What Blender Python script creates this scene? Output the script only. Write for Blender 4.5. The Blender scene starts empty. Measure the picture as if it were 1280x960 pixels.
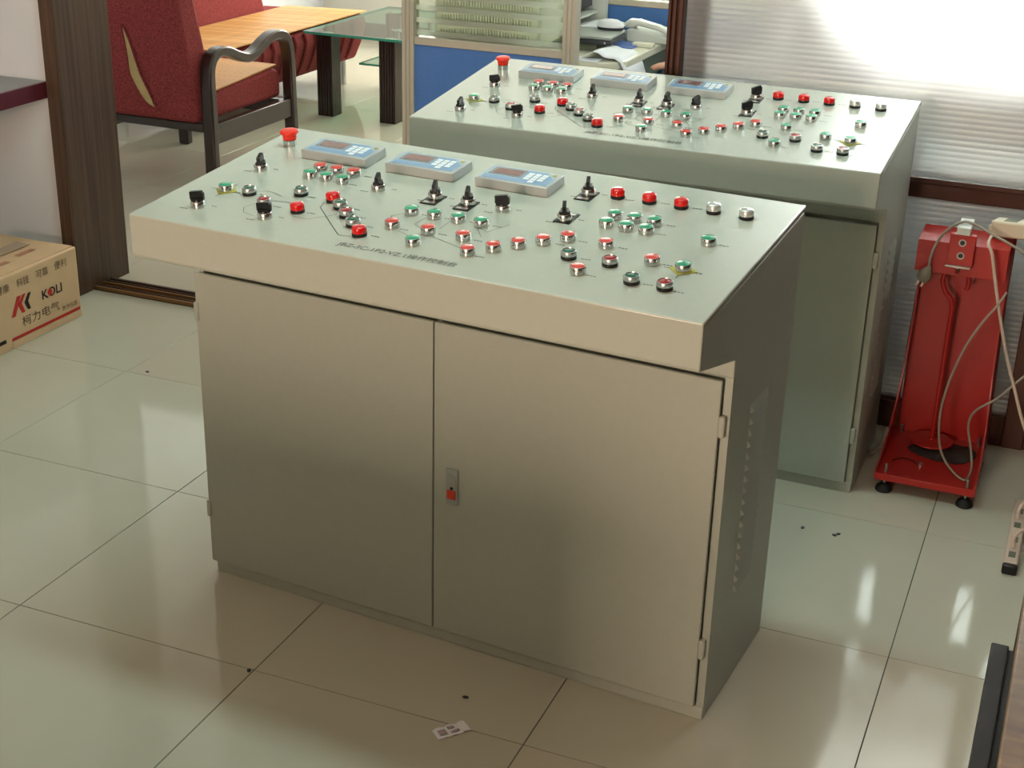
import bpy, bmesh, math, random
from mathutils import Vector, Matrix
random.seed(7)
scene = bpy.context.scene
C = scene.collection
PI = math.pi

# ------------------------------------------------------------------ camera
cam_d = bpy.data.cameras.new('camera')
cam_d.sensor_fit = 'HORIZONTAL'
cam_d.sensor_width = 36.0
cam_d.lens = 36.0 * 1792.75 / 1280.0
cam_d.clip_start = 0.05
cam = bpy.data.objects.new('camera', cam_d)
C.objects.link(cam)
r_ = Vector((0.924032, 0.381503, 0.024915)); u_ = Vector((-0.171025, 0.354191, 0.919401)); f_ = Vector((-0.341929, 0.853817, -0.392531))
M = Matrix(((r_.x, u_.x, -f_.x, 1.713), (r_.y, u_.y, -f_.y, -2.231), (r_.z, u_.z, -f_.z, 1.720), (0, 0, 0, 1)))
cam.matrix_world = M
scene.camera = cam

# ------------------------------------------------------------------ colour management, world
vs = scene.view_settings
vs.view_transform = 'Standard'; vs.look = 'None'; vs.gamma = 1.0; vs.use_curve_mapping = False
vs.exposure = -0.14
world = bpy.data.worlds.new('daylight'); scene.world = world
world.use_nodes = True
world.node_tree.nodes['Background'].inputs[0].default_value = (0.82, 0.92, 1.0, 1)
world.node_tree.nodes['Background'].inputs[1].default_value = 0.6

def area(name, loc, direction, sx, sy, power, col):
    d = bpy.data.lights.new(name, 'AREA'); d.shape = 'RECTANGLE'; d.size = sx; d.size_y = sy
    d.energy = power; d.color = col
    o = bpy.data.objects.new(name, d); C.objects.link(o)
    o.location = loc
    o.rotation_euler = Vector(direction).to_track_quat('-Z', 'Y').to_euler()
    return o
LP = dict(A=70, B=150, C=255, D=25, S=230.0)
LC = dict(A=(0.90, 0.97, 1.0), B=(1.0, 0.97, 0.86), C=(1.0, 0.68, 0.55), D=(0.72, 1.0, 0.95), S=(1.0, 0.97, 0.95))
area('window_high_offscreen', (1.14, 4.72, 2.185), (0, -1, -0.12), 1.40, 1.10, LP['A'], LC['A'])
area('window_office_offscreen', (-1.6, 6.81, 1.65), (0, -1, 0), 2.3, 1.3, LP['B'], LC['B'])
area('window_rear_offscreen', (0.5, -4.72, 1.45), (0, 1, 0), 1.28, 0.98, LP['C'], LC['C'])
sun_d = bpy.data.lights.new('hazy_sun_offscreen', 'SUN'); sun_d.energy = LP['S']; sun_d.color = LC['S']; sun_d.angle = 0.12
sun = bpy.data.objects.new('hazy_sun_offscreen', sun_d); C.objects.link(sun); sun.location = (0, 8, 4)
sun.rotation_euler = Vector((0.06, -1.0, -0.205)).to_track_quat('-Z', 'Y').to_euler()

# ------------------------------------------------------------------ materials
def lin(c):
    return tuple(((v / 255.0) / 12.92 if v / 255.0 <= 0.04045 else ((v / 255.0 + 0.055) / 1.055) ** 2.4) for v in c)

def mat(name, rgb, rough=0.5, metal=0.0, spec=0.5, noise=0.0, nscale=20.0, bump=0.0, bscale=200.0, coat=0.0, trans=0.0, ior=1.45, emit=None, emits=0.0, alpha=1.0, stretch=None):
    m = bpy.data.materials.new(name); m.use_nodes = True
    nt = m.node_tree; b = nt.nodes['Principled BSDF']
    base = lin(rgb)
    b.inputs['Base Color'].default_value = (*base, 1)
    b.inputs['Roughness'].default_value = rough
    b.inputs['Metallic'].default_value = metal
    b.inputs['Specular IOR Level'].default_value = spec
    b.inputs['Coat Weight'].default_value = coat
    b.inputs['Transmission Weight'].default_value = trans
    b.inputs['IOR'].default_value = ior
    b.inputs['Alpha'].default_value = alpha
    if emit:
        b.inputs['Emission Color'].default_value = (*lin(emit), 1); b.inputs['Emission Strength'].default_value = emits
    if noise or bump:
        tc = nt.nodes.new('ShaderNodeTexCoord'); mp = nt.nodes.new('ShaderNodeMapping')
        if stretch: mp.inputs['Scale'].default_value = stretch
        nt.links.new(tc.outputs['Object'], mp.inputs[0])
    if noise:
        n = nt.nodes.new('ShaderNodeTexNoise'); n.inputs['Scale'].default_value = nscale; n.inputs['Detail'].default_value = 5
        nt.links.new(mp.outputs[0], n.inputs['Vector'])
        r = nt.nodes.new('ShaderNodeValToRGB')
        r.color_ramp.elements[0].position = 0.3; r.color_ramp.elements[1].position = 0.7
        r.color_ramp.elements[0].color = (*[v * (1 - noise) for v in base], 1)
        r.color_ramp.elements[1].color = (*[min(1, v * (1 + noise)) for v in base], 1)
        nt.links.new(n.outputs['Fac'], r.inputs[0]); nt.links.new(r.outputs[0], b.inputs['Base Color'])
    if bump:
        n2 = nt.nodes.new('ShaderNodeTexNoise'); n2.inputs['Scale'].default_value = bscale; n2.inputs['Detail'].default_value = 2
        nt.links.new(mp.outputs[0], n2.inputs['Vector'])
        bp = nt.nodes.new('ShaderNodeBump'); bp.inputs['Strength'].default_value = bump; bp.inputs['Distance'].default_value = 0.002
        nt.links.new(n2.outputs['Fac'], bp.inputs['Height']); nt.links.new(bp.outputs[0], b.inputs['Normal'])
    return m

MT = {}
MT['paint'] = mat('console_paint', (178, 183, 171), 0.44, 0.0, 0.3, noise=0.015, nscale=60, bump=0.06, bscale=900)
MT['panel'] = mat('console_panel_paint', (178, 183, 171), 0.19, 0.0, 0.6, noise=0.015, nscale=60, bump=0.02, bscale=900)
MT['plinth'] = MT['paint']
MT['chrome'] = mat('chrome', (205, 208, 206), 0.2, 1.0)
MT['satin'] = mat('satin_silver', (200, 203, 203), 0.3, 1.0)
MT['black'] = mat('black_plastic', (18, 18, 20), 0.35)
MT['blackm'] = mat('black_rubber', (22, 22, 22), 0.6)
MT['cap_green'] = mat('green_button_cap', (40, 150, 112), 0.28)
MT['cap_red'] = mat('red_button_cap', (205, 62, 52), 0.28)
MT['lens_green'] = mat('green_lamp_lens', (10, 92, 72), 0.15)
MT['lens_red'] = mat('red_lamp_lens', (150, 14, 30), 0.15)
MT['dome_red'] = mat('red_lamp_dome', (205, 18, 12), 0.18, coat=0.4)
MT['dome_white'] = mat('white_lamp_dome', (205, 208, 205), 0.25, 0.6)
MT['estop'] = mat('emergency_red', (232, 48, 26), 0.4)
MT['yellow'] = mat('yellow_plate', (165, 160, 62), 0.5)
MT['ink'] = mat('panel_ink', (72, 78, 70), 0.6)
MT['meter'] = mat('display_case_silver', (178, 182, 182), 0.35, 0.3)
MT['meter_face'] = mat('display_face_blue', (112, 150, 186), 0.35)
MT['meter_pale'] = mat('display_face_pale', (150, 176, 190), 0.35)
MT['screen'] = mat('display_window_red', (112, 62, 62), 0.08, coat=0.6)
MT['screen_rim'] = mat('display_window_rim', (120, 122, 126), 0.3)
MT['key'] = mat('display_key_white', (226, 234, 236), 0.4)
MT['tile'] = mat('polished_tile', (190, 187, 170), 0.07, 0.0, 0.5, noise=0.03, nscale=3.5)
MT['tile2'] = mat('polished_tile_warm', (192, 186, 168), 0.08, 0.0, 0.5, noise=0.03, nscale=3.0)
MT['grout'] = mat('tile_grout', (70, 68, 60), 0.8)
MT['wall'] = mat('wall_white', (222, 226, 232), 0.85, noise=0.01, nscale=4)
MT['wall_neutral'] = mat('wall_offwhite', (226, 224, 214), 0.85, noise=0.01, nscale=4)
MT['wall_warm'] = mat('wall_cream', (196, 186, 172), 0.85, noise=0.01, nscale=4)
MT['wall_brown'] = mat('wall_shade_brown', (62, 48, 36), 0.7, noise=0.08, nscale=6)  # unseen right wall, coloured near black to darken the console sides
MT['ceil'] = mat('ceiling_white', (230, 230, 226), 0.9)
MT['rose'] = mat('rosewood_edge', (92, 34, 44), 0.35)
MT['desk_grey'] = mat('grey_desk_top', (150, 150, 150), 0.4)
MT['brown'] = mat('brown_aluminium', (74, 40, 28), 0.35, 0.2, noise=0.15, nscale=14, stretch=(30, 30, 0.6))
MT['track'] = mat('track_brown', (62, 44, 34), 0.35, 0.2)
MT['track_gold'] = mat('track_bronze', (128, 94, 56), 0.35, 0.5)
MT['card'] = mat('cardboard', (216, 182, 144), 0.8, noise=0.05, nscale=9)
MT['card_in'] = mat('cardboard_ink_black', (40, 34, 32), 0.8)
MT['card_brown'] = mat('cardboard_ink_brown', (92, 74, 54), 0.8)
MT['card_red'] = mat('cardboard_ink_red', (190, 48, 40), 0.8)
MT['tape'] = mat('packing_tape', (176, 148, 116), 0.15, coat=0.5)
MT['fab'] = mat('red_sofa_fabric', (136, 58, 58), 0.9, spec=0.2, noise=0.42, nscale=150, bump=0.3, bscale=500)
MT['foam'] = mat('foam_beige', (186, 160, 112), 0.85, noise=0.1, nscale=30)
MT['darkwood'] = mat('dark_bentwood', (44, 28, 24), 0.3, coat=0.3)
MT['mat'] = mat('bamboo_slat', (206, 152, 88), 0.45, noise=0.15, nscale=30)
MT['mat2'] = mat('bamboo_slat_pale', (220, 172, 108), 0.45, noise=0.12, nscale=30)
MT['blue'] = mat('blue_divider_fabric', (84, 122, 186), 0.9, spec=0.2, noise=0.12, nscale=300)
MT['blue2'] = mat('blue_back_fabric', (80, 120, 180), 0.9, spec=0.2)
MT['alu'] = mat('beige_aluminium', (190, 182, 166), 0.4, 0.15)
MT['beige'] = mat('beige_plastic', (226, 222, 202), 0.5)
MT['lightgrey'] = mat('light_grey_plastic', (205, 208, 200), 0.45)
MT['midgrey'] = mat('mid_grey_plastic', (150, 156, 150), 0.45)
MT['darkgrey'] = mat('dark_grey_plastic', (52, 52, 60), 0.4)
MT['paper'] = mat('white_paper', (232, 234, 240), 0.8)
MT['paper_blue'] = mat('paper_blue_print', (120, 130, 150), 0.8)
MT['desk_top'] = mat('pale_desk_laminate', (222, 220, 200), 0.4)
MT['desk_side'] = mat('desk_panel_olive', (104, 106, 88), 0.6)
MT['desk_green'] = mat('drawer_grey_green', (122, 132, 116), 0.5)
MT['red'] = mat('red_enamel', (170, 34, 28), 0.35, spec=0.5, noise=0.06, nscale=14)
MT['rag'] = mat('dark_rubber_sheet', (52, 44, 40), 0.8, noise=0.3, nscale=25)
MT['strip'] = mat('power_strip_cream', (206, 196, 172), 0.45)
MT['strip2'] = mat('power_strip_pinkish', (200, 180, 164), 0.5)
MT['cord'] = mat('cord_grey', (150, 142, 128), 0.5)
MT['plug'] = mat('plug_grey', (126, 122, 108), 0.5)
MT['lock'] = mat('lock_grey', (168, 172, 168), 0.35, 0.3)
MT['lockred'] = mat('lock_red', (206, 62, 34), 0.4)
MT['steel'] = mat('zinc_bolt', (170, 168, 160), 0.3, 0.9)
MT['dkboard'] = mat('dark_brown_board', (34, 26, 22), 0.7, spec=0.3, noise=0.1, nscale=20)
MT['lamp'] = mat('lamp_diffuser', (255, 255, 250), 0.5, emit=(255, 252, 240), emits=2.0)

def wood(name, c1, c2, scale=(40, 40, 1.2), rough=0.4):
    m = bpy.data.materials.new(name); m.use_nodes = True
    nt = m.node_tree; b = nt.nodes['Principled BSDF']; b.inputs['Roughness'].default_value = rough
    tc = nt.nodes.new('ShaderNodeTexCoord'); mp = nt.nodes.new('ShaderNodeMapping'); mp.inputs['Scale'].default_value = scale
    n = nt.nodes.new('ShaderNodeTexNoise'); n.inputs['Scale'].default_value = 1.6; n.inputs['Detail'].default_value = 6
    r = nt.nodes.new('ShaderNodeValToRGB'); r.color_ramp.elements[0].position = 0.32; r.color_ramp.elements[1].position = 0.68
    r.color_ramp.elements[0].color = (*lin(c1), 1); r.color_ramp.elements[1].color = (*lin(c2), 1)
    nt.links.new(tc.outputs['Object'], mp.inputs[0]); nt.links.new(mp.outputs[0], n.inputs['Vector'])
    nt.links.new(n.outputs['Fac'], r.inputs[0]); nt.links.new(r.outputs[0], b.inputs['Base Color'])
    return m
MT['jamb'] = wood('walnut_veneer', (68, 48, 36), (98, 74, 56))
MT['deskwood'] = wood('desk_wood_brown', (96, 70, 46), (130, 98, 64), (6, 30, 30))

def glass_mat(name, rgb, amount, rough=0.02):
    m = bpy.data.materials.new(name); m.use_nodes = True
    nt = m.node_tree; nt.nodes.clear()
    out = nt.nodes.new('ShaderNodeOutputMaterial'); tr = nt.nodes.new('ShaderNodeBsdfTransparent')
    tr.inputs[0].default_value = (*lin(rgb), 1)
    gl = nt.nodes.new('ShaderNodeBsdfGlossy'); gl.inputs['Roughness'].default_value = rough
    mx = nt.nodes.new('ShaderNodeMixShader')
    fr = nt.nodes.new('ShaderNodeFresnel'); fr.inputs[0].default_value = 1.45
    mt = nt.nodes.new('ShaderNodeMath'); mt.operation = 'MULTIPLY'; mt.inputs[1].default_value = amount
    ge = nt.nodes.new('ShaderNodeNewGeometry'); inv = nt.nodes.new('ShaderNodeMath'); inv.operation = 'SUBTRACT'; inv.inputs[0].default_value = 1.0
    m2 = nt.nodes.new('ShaderNodeMath'); m2.operation = 'MULTIPLY'
    nt.links.new(ge.outputs['Backfacing'], inv.inputs[1])
    nt.links.new(fr.outputs[0], mt.inputs[0]); nt.links.new(mt.outputs[0], m2.inputs[0]); nt.links.new(inv.outputs[0], m2.inputs[1]); nt.links.new(m2.outputs[0], mx.inputs[0])
    nt.links.new(tr.outputs[0], mx.inputs[1]); nt.links.new(gl.outputs[0], mx.inputs[2]); nt.links.new(mx.outputs[0], out.inputs[0])
    return m
MT['glass'] = glass_mat('clear_glass', (244, 249, 246), 1.0)
MT['glass_table'] = glass_mat('green_table_glass', (205, 232, 220), 1.2)
MT['glass_edge'] = mat('green_glass_edge', (60, 150, 130), 0.2, coat=0.4)

def frost_mat(name, rgb, t_fac, rough):
    m = bpy.data.materials.new(name); m.use_nodes = True
    nt = m.node_tree; nt.nodes.clear()
    out = nt.nodes.new('ShaderNodeOutputMaterial')
    tl = nt.nodes.new('ShaderNodeBsdfTranslucent'); tl.inputs[0].default_value = (*lin(rgb), 1)
    rf = nt.nodes.new('ShaderNodeBsdfRefraction'); rf.inputs['Color'].default_value = (*lin(rgb), 1)
    rf.inputs['Roughness'].default_value = rough; rf.inputs['IOR'].default_value = 1.12
    df = nt.nodes.new('ShaderNodeBsdfDiffuse'); df.inputs[0].default_value = (*lin(rgb), 1)
    gl = nt.nodes.new('ShaderNodeBsdfGlossy'); gl.inputs['Roughness'].default_value = 0.25
    m1 = nt.nodes.new('ShaderNodeMixShader'); m1.inputs[0].default_value = t_fac
    m2 = nt.nodes.new('ShaderNodeMixShader'); m2.inputs[0].default_value = 0.12
    m3 = nt.nodes.new('ShaderNodeMixShader'); m3.inputs[0].default_value = 0.05
    nt.links.new(rf.outputs[0], m1.inputs[1]); nt.links.new(tl.outputs[0], m1.inputs[2])
    nt.links.new(m1.outputs[0], m2.inputs[1]); nt.links.new(df.outputs[0], m2.inputs[2])
    nt.links.new(m2.outputs[0], m3.inputs[1]); nt.links.new(gl.outputs[0], m3.inputs[2])
    nt.links.new(m3.outputs[0], out.inputs[0])
    return m
MT['frost'] = frost_mat('ribbed_frosted_sheet', (240, 239, 240), 0.18, 0.30)
MT['frostband'] = frost_mat('frosted_band', (244, 246, 240), 0.35, 0.15)

# ------------------------------------------------------------------ geometry helpers
def B(): return bmesh.new()
def box(bm, x0, x1, y0, y1, z0, z1):
    v = [bm.verts.new((x, y, z)) for x in (x0, x1) for y in (y0, y1) for z in (z0, z1)]
    for f in ((0, 1, 3, 2), (4, 6, 7, 5), (0, 4, 5, 1), (2, 3, 7, 6), (0, 2, 6, 4), (1, 5, 7, 3)):
        bm.faces.new([v[i] for i in f])
    return bm
def prism(bm, poly, axis, a0, a1):
    """poly: list of 2D points; axis 'x': (y,z), 'y': (x,z), 'z': (x,y)."""
    def P(p, a):
        return (a, p[0], p[1]) if axis == 'x' else ((p[0], a, p[1]) if axis == 'y' else (p[0], p[1], a))
    v0 = [bm.verts.new(P(p, a0)) for p in poly]; v1 = [bm.verts.new(P(p, a1)) for p in poly]
    n = len(poly)
    bm.faces.new(v0); bm.faces.new(v1[::-1])
    for i in range(n):
        bm.faces.new((v0[i], v0[(i + 1) % n], v1[(i + 1) % n], v1[i]))
    return bm
def lathe(bm, prof, seg=24, c=(0, 0, 0), sx=1.0, sy=1.0):
    rings = []
    for r, z in prof:
        if r < 1e-6: rings.append([bm.verts.new((c[0], c[1], c[2] + z))])
        else: rings.append([bm.verts.new((c[0] + r * sx * math.cos(2 * PI * i / seg), c[1] + r * sy * math.sin(2 * PI * i / seg), c[2] + z)) for i in range(seg)])
    for a, b in zip(rings, rings[1:]):
        for i in range(seg):
            j = (i + 1) % seg
            if len(a) == 1 and len(b) == 1: continue
            if len(a) == 1: bm.faces.new((a[0], b[j], b[i]))
            elif len(b) == 1: bm.faces.new((a[i], a[j], b[0]))
            else: bm.faces.new((a[i], a[j], b[j], b[i]))
    return bm
def smooth_path(pts, n=6):
    P = [Vector(p) for p in pts]; out = []
    for i in range(len(P) - 1):
        p0 = P[max(i - 1, 0)]; p1 = P[i]; p2 = P[i + 1]; p3 = P[min(i + 2, len(P) - 1)]
        for k in range(n):
            t = k / n
            out.append(0.5 * ((2 * p1) + (p2 - p0) * t + (2 * p0 - 5 * p1 + 4 * p2 - p3) * t * t + (3 * p1 - p0 - 3 * p2 + p3) * t ** 3))
    out.append(P[-1]); return out
def tube(bm, pts, r, seg=8, smooth=True, n=6):
    P = smooth_path(pts, n) if smooth else [Vector(p) for p in pts]
    rings = []; ref = Vector((0.31, 0.17, 0.93))
    for i, p in enumerate(P):
        t = (P[min(i + 1, len(P) - 1)] - P[max(i - 1, 0)]).normalized()
        a = ref - t * ref.dot(t)
        if a.length < 1e-3: a = Vector((1, 0, 0)) - t * t.x
        a.normalize(); ref = a; b = t.cross(a)
        rings.append([bm.verts.new(p + r * (math.cos(2 * PI * k / seg) * a + math.sin(2 * PI * k / seg) * b)) for k in range(seg)])
    for a, b in zip(rings, rings[1:]):
        for k in range(seg):
            bm.faces.new((a[k], a[(k + 1) % seg], b[(k + 1) % seg], b[k]))
    bm.faces.new(rings[0][::-1]); bm.faces.new(rings[-1])
    return bm
def ribbon(bm, path, thick, x0, x1):
    """sweep a flat strip along a path in the YZ plane, from x0 to x1."""
    P = [Vector((0, p[0], p[1])) for p in path]
    L = []
    for i, p in enumerate(P):
        t = (P[min(i + 1, len(P) - 1)] - P[max(i - 1, 0)]).normalized()
        nrm = Vector((0, -t.z, t.y))
        L.append([bm.verts.new((x, *(p + s * nrm * thick / 2)[1:])) for x, s in ((x0, 1), (x1, 1), (x1, -1), (x0, -1))])
    for a, b in zip(L, L[1:]):
        for k in range(4): bm.faces.new((a[k], a[(k + 1) % 4], b[(k + 1) % 4], b[k]))
    bm.faces.new(L[0][::-1]); bm.faces.new(L[-1])
    return bm
def mesh_of(name, bm, m, smooth=True, ang=35):
    bmesh.ops.recalc_face_normals(bm, faces=bm.faces[:])
    me = bpy.data.meshes.new(name); bm.to_mesh(me); bm.free()
    for mm in (m if isinstance(m, (list, tuple)) else [m]): me.materials.append(mm if not isinstance(mm, str) else MT[mm])
    if smooth:
        me.polygons.foreach_set('use_smooth', [True] * len(me.polygons))
        me.set_sharp_from_angle(angle=math.radians(ang))
    return me
def link(name, me, parent=None, loc=(0, 0, 0), rot=(0, 0, 0)):
    o = bpy.data.objects.new(name, me); C.objects.link(o)
    o.location = loc; o.rotation_euler = rot
    if parent: o.parent = parent
    return o
def obj(name, bm, m, parent=None, loc=(0, 0, 0), rot=(0, 0, 0), bevel=0.0, seg=2, smooth=True):
    o = link(name, mesh_of(name, bm, m, smooth), parent, loc, rot)
    if bevel:
        b = o.modifiers.new('bevel', 'BEVEL'); b.width = bevel; b.segments = seg; b.limit_method = 'ANGLE'; b.angle_limit = math.radians(40)
        b.harden_normals = False
    return o
def empty(name, loc=(0, 0, 0), rz=0.0):
    o = bpy.data.objects.new(name, None); C.objects.link(o); o.location = loc; o.rotation_euler = (0, 0, rz); o.empty_display_size = 0.1
    return o
def tag(o, label, cat, group=None):
    o['label'] = label; o['category'] = cat
    if group: o['group'] = group
    return o
def struct(name, bm, m, parent=None, **k):
    o = obj(name, bm, m, parent, **k)
    o['kind'] = 'structure'
    return o
def text_mesh(body, size, m, depth=0.0, align='LEFT', bold=0.0, shear=0.0, width=1.0):
    cu = bpy.data.curves.new('lettering', 'FONT'); cu.body = body; cu.size = size; cu.align_x = align; cu.extrude = depth; cu.offset = bold; cu.shear = shear
    cu.resolution_u = 3
    t = bpy.data.objects.new('lettering', cu); C.objects.link(t)
    bpy.context.view_layer.update()
    dg = bpy.context.evaluated_depsgraph_get()
    me = bpy.data.meshes.new_from_object(t.evaluated_get(dg))
    bpy.data.objects.remove(t); bpy.data.curves.remove(cu)
    me.materials.clear(); me.materials.append(MT[m])
    xs = [v.co.x for v in me.vertices]
    if xs:
        w = max(xs) - min(xs); x0 = min(xs)
    else: w, x0 = 1, 0
    return me, w, x0
def text(name, body, size, m, parent, mtx, fit=None, bold=0.0, shear=0.0):
    me, w, x0 = text_mesh(body, size, m, bold=bold, shear=shear)
    o = bpy.data.objects.new(name, me); C.objects.link(o); o.parent = parent
    s = (fit / w) if fit else 1.0
    o.matrix_local = mtx @ Matrix.Diagonal((s, 1, 1, 1)) @ Matrix.Translation((-x0, 0, 0))
    return o

# ================================================================== STRUCTURE
FX0, FX1, FY0, FY1 = -3.4, 3.4, -4.6, 6.8
fl = B(); box(fl, FX0 - 0.1, FX1 + 0.1, FY0 - 0.1, FY1 + 0.1, -0.1, -0.0015)
floor = struct('floor', fl, 'grout')
TX, TY, T = -0.2918, -0.1129, 0.6
tb = B(); box(tb, 0.001, T - 0.001, 0.001, T - 0.001, -0.009, 0.0)
bmesh.ops.bevel(tb, geom=[e for e in tb.edges if all(v.co.z > -0.001 for v in e.verts)], offset=0.0006, segments=1, affect='EDGES')
tile_me = mesh_of('tile', tb, 'tile', smooth=False)
tile_me2 = tile_me.copy(); tile_me2.materials[0] = MT['tile2']
for i in range(-6, 7):
    for j in range(-8, 12):
        if TX + i * T > FX1 or TX + (i + 1) * T < FX0 or TY + j * T > FY1 or TY + (j + 1) * T < FY0: continue
        link('tile', tile_me if random.random() < 0.6 else tile_me2, floor, (TX + i * T, TY + j * T, 0), (0, 0, 0))

def wall_with_hole(bm, axis, a, t, u0, u1, z0, z1, holes):
    """wall slab of thickness t at a (axis y or x) with rectangular holes (u0,u1,z0,z1)"""
    us = sorted({u0, u1, *[h[0] for h in holes], *[h[1] for h in holes]}); zs = sorted({z0, z1, *[h[2] for h in holes], *[h[3] for h in holes]})
    for ua, ub in zip(us, us[1:]):
        for za, zb in zip(zs, zs[1:]):
            if any(h[0] <= ua and ub <= h[1] and h[2] <= za and zb <= h[3] for h in holes): continue
            if axis == 'y': box(bm, ua, ub, a, a + t, za, zb)
            else: box(bm, a, a + t, ua, ub, za, zb)
    return bm
ZC = 2.8
bm = B(); box(bm, FX0, FX1, FY0, FY1, ZC, ZC + 0.1); struct('ceiling', bm, 'ceil')
bm = B(); wall_with_hole(bm, 'y', 1.60, 0.235, FX0, -1.49, 0, ZC, []); struct('wall_divider', bm, 'wall')
bm = B(); box(bm, FX0 - 0.1, FX0, FY0, FY1, 0, ZC); struct('wall_left', bm, 'wall')
bm = B(); box(bm, FX1, FX1 + 0.1, FY0, 4.5, 0, ZC); struct('wall_right', bm, 'wall_brown')
bm = B(); wall_with_hole(bm, 'y', FY0 - 0.1, 0.1, FX0, FX1, 0, ZC, [(-0.15, 1.15, 0.95, 1.95)]); struct('wall_rear', bm, 'wall_warm')
bm = B(); wall_with_hole(bm, 'y', 4.5, 0.12, 0.4, FX1 + 0.1, 0, ZC, [(0.43, 1.85, 1.62, 2.75)]); struct('wall_balcony', bm, 'wall_neutral')
bm = B(); box(bm, 0.4, 0.52, 4.62, FY1, 0, ZC); struct('wall_return', bm, 'wall_neutral')
bm = B(); wall_with_hole(bm, 'y', FY1, 0.12, FX0 - 0.1, 0.52, 0, ZC, [(-2.8, -0.4, 0.95, 2.35)]); struct('wall_far', bm, 'wall_neutral')
for n_, (x0, x1, y, z0, z1) in enumerate(((0.43, 1.85, 4.54, 1.62, 2.75), (-2.8, -0.4, 6.84, 0.95, 2.35), (-0.15, 1.15, -4.66, 0.95, 1.95))):
    w = struct('window_%d' % (n_ + 1), box(B(), x0, x1, y, y + 0.006, z0, z1), 'glass')
    fb = B(); xm = (x0 + x1) / 2
    for a, b in ((x0, x0 + 0.05), (xm - 0.025, xm + 0.025), (x1 - 0.05, x1)): box(fb, a, b, y - 0.02, y + 0.03, z0, z1)
    for a, b in ((z0, z0 + 0.05), (z1 - 0.05, z1)): box(fb, x0, x1, y - 0.02, y + 0.03, a, b)
    obj('window_frame', fb, 'alu', w)
    if n_ == 1: obj('added_blind', box(B(), x0, x1, y + 0.035, y + 0.038, z0, z1), 'ceil', w)  # added blind, out of view, stops the sun at this window

cu = B(); gr = []  # added pleated drape, out of view, cut to shape the sun patch
for i in range(12):
    z = 1.45 + 1.33 * i / 11; xr = 0.50 + 0.62 * max(0.0, (2.45 - z) / 1.0) ** 1.0
    gr.append([cu.verts.new((0.40 + (xr - 0.40) * j / 24, 4.47 + 0.012 * math.sin(j * 1.57), z)) for j in range(25)])
for a, b in zip(gr, gr[1:]):
    for j in range(24): cu.faces.new((a[j], a[j + 1], b[j + 1], b[j]))
cu_o = obj('added_curtain', cu, 'ceil'); sm_ = cu_o.modifiers.new('solid', 'SOLIDIFY'); sm_.thickness = 0.004
tag(cu_o, 'pleated white curtain put in to shape the glow from the high window', 'added_curtain')
# timber-clad wall end (jamb) and floor track
jm = struct('trim_1', box(B(), -1.495, -1.441, 1.578, 1.856, 0, ZC), 'jamb', bevel=0.0015)
obj('jamb_edge', box(B(), -1.492, -1.444, 1.570, 1.5785, 0, ZC), 'jamb', jm)
tr = struct('trim_2', box(B(), -1.441, 0.58, 1.652, 1.757, 0.0, 0.004), 'track')
for y0, y1, h, m_ in ((1.652, 1.664, 0.014, 'track_gold'), (1.676, 1.683, 0.012, 'track'), (1.700, 1.709, 0.016, 'track_gold'), (1.728, 1.735, 0.012, 'track'), (1.745, 1.757, 0.014, 'track')):
    obj('track_rail', box(B(), -1.441, 0.58, y0, y1, 0.004, h), m_, tr)

# ribbed frosted partition
def ribbed(x0, x1, z0, z1, y, pitch=0.0155, amp=0.0020, th=0.004):
    bm = B(); n = int((z1 - z0) / pitch * 8)
    poly_f = []; 
    for k in range(n + 1):
        z = z0 + (z1 - z0) * k / n
        poly_f.append((y - amp * abs(math.cos(PI * z / pitch)) ** 0.7, z))
    vf = [[bm.verts.new((x, p[0], p[1])) for p in poly_f] for x in (x0, x1)]
    vb = [[bm.verts.new((x, y + th, p[1])) for p in poly_f] for x in (x0, x1)]
    for k in range(n):
        bm.faces.new((vf[0][k], vf[1][k], vf[1][k + 1], vf[0][k + 1]))
        bm.faces.new((vb[0][k], vb[0][k + 1], vb[1][k + 1], vb[1][k]))
        for s in (0, 1): bm.faces.new((vf[s][k], vf[s][k + 1], vb[s][k + 1], vb[s][k]))
    bm.faces.new((vf[0][0], vb[0][0], vb[1][0], vf[1][0])); bm.faces.new((vf[0][n], vf[1][n], vb[1][n], vb[0][n]))
    return bm
part = empty('wall_partition', (0, 0, 0)); part['kind'] = 'structure'
PY = 1.72
def post(x0, x1, y0, y1, z0=0.0, z1=ZC, name='post', grooves=True):
    o = obj(name, box(B(), x0, x1, y0, y1, z0, z1), 'brown', part, bevel=0.003)
    return o
post(0.580, 0.590, 1.682, 1.757); post(0.594, 0.606, 1.678, 1.757); post(0.610, 0.624, 1.682, 1.757)
post(0.588, 0.612, 1.690, 1.750, name='post_core')
post(0.634, 0.684, 1.727, 1.75, name='rear_post')
post(1.632, 1.690, 1.69, 1.757)
for z0, z1 in ((0.0, 0.085), (0.685, 0.728), (2.35, 2.45)):
    obj('rail', box(B(), 0.624, 1.632, 1.693, 1.75, z0, z1), 'brown', part, bevel=0.003)
obj('rail_lip', box(B(), 0.624, 1.632, 1.682, 1.70, 0.728, 0.742), 'brown', part, bevel=0.002)
obj('frosted_sheet', ribbed(0.624, 1.632, 0.735, 2.36, PY), 'frost', part)
obj('frosted_sheet', ribbed(0.624, 1.632, 0.08, 0.69, PY), 'frost', part)
obj('header_board', box(B(), -1.441, 3.4, 1.66, 1.757, 2.45, ZC), 'wall', part)
obj('kick_board', box(B(), 1.69, 3.4, 1.70, 1.75, 0, 0.7), 'brown', part)
obj('frosted_sheet', ribbed(1.69, 3.4, 0.7, 2.45, PY), 'frost', part)

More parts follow.
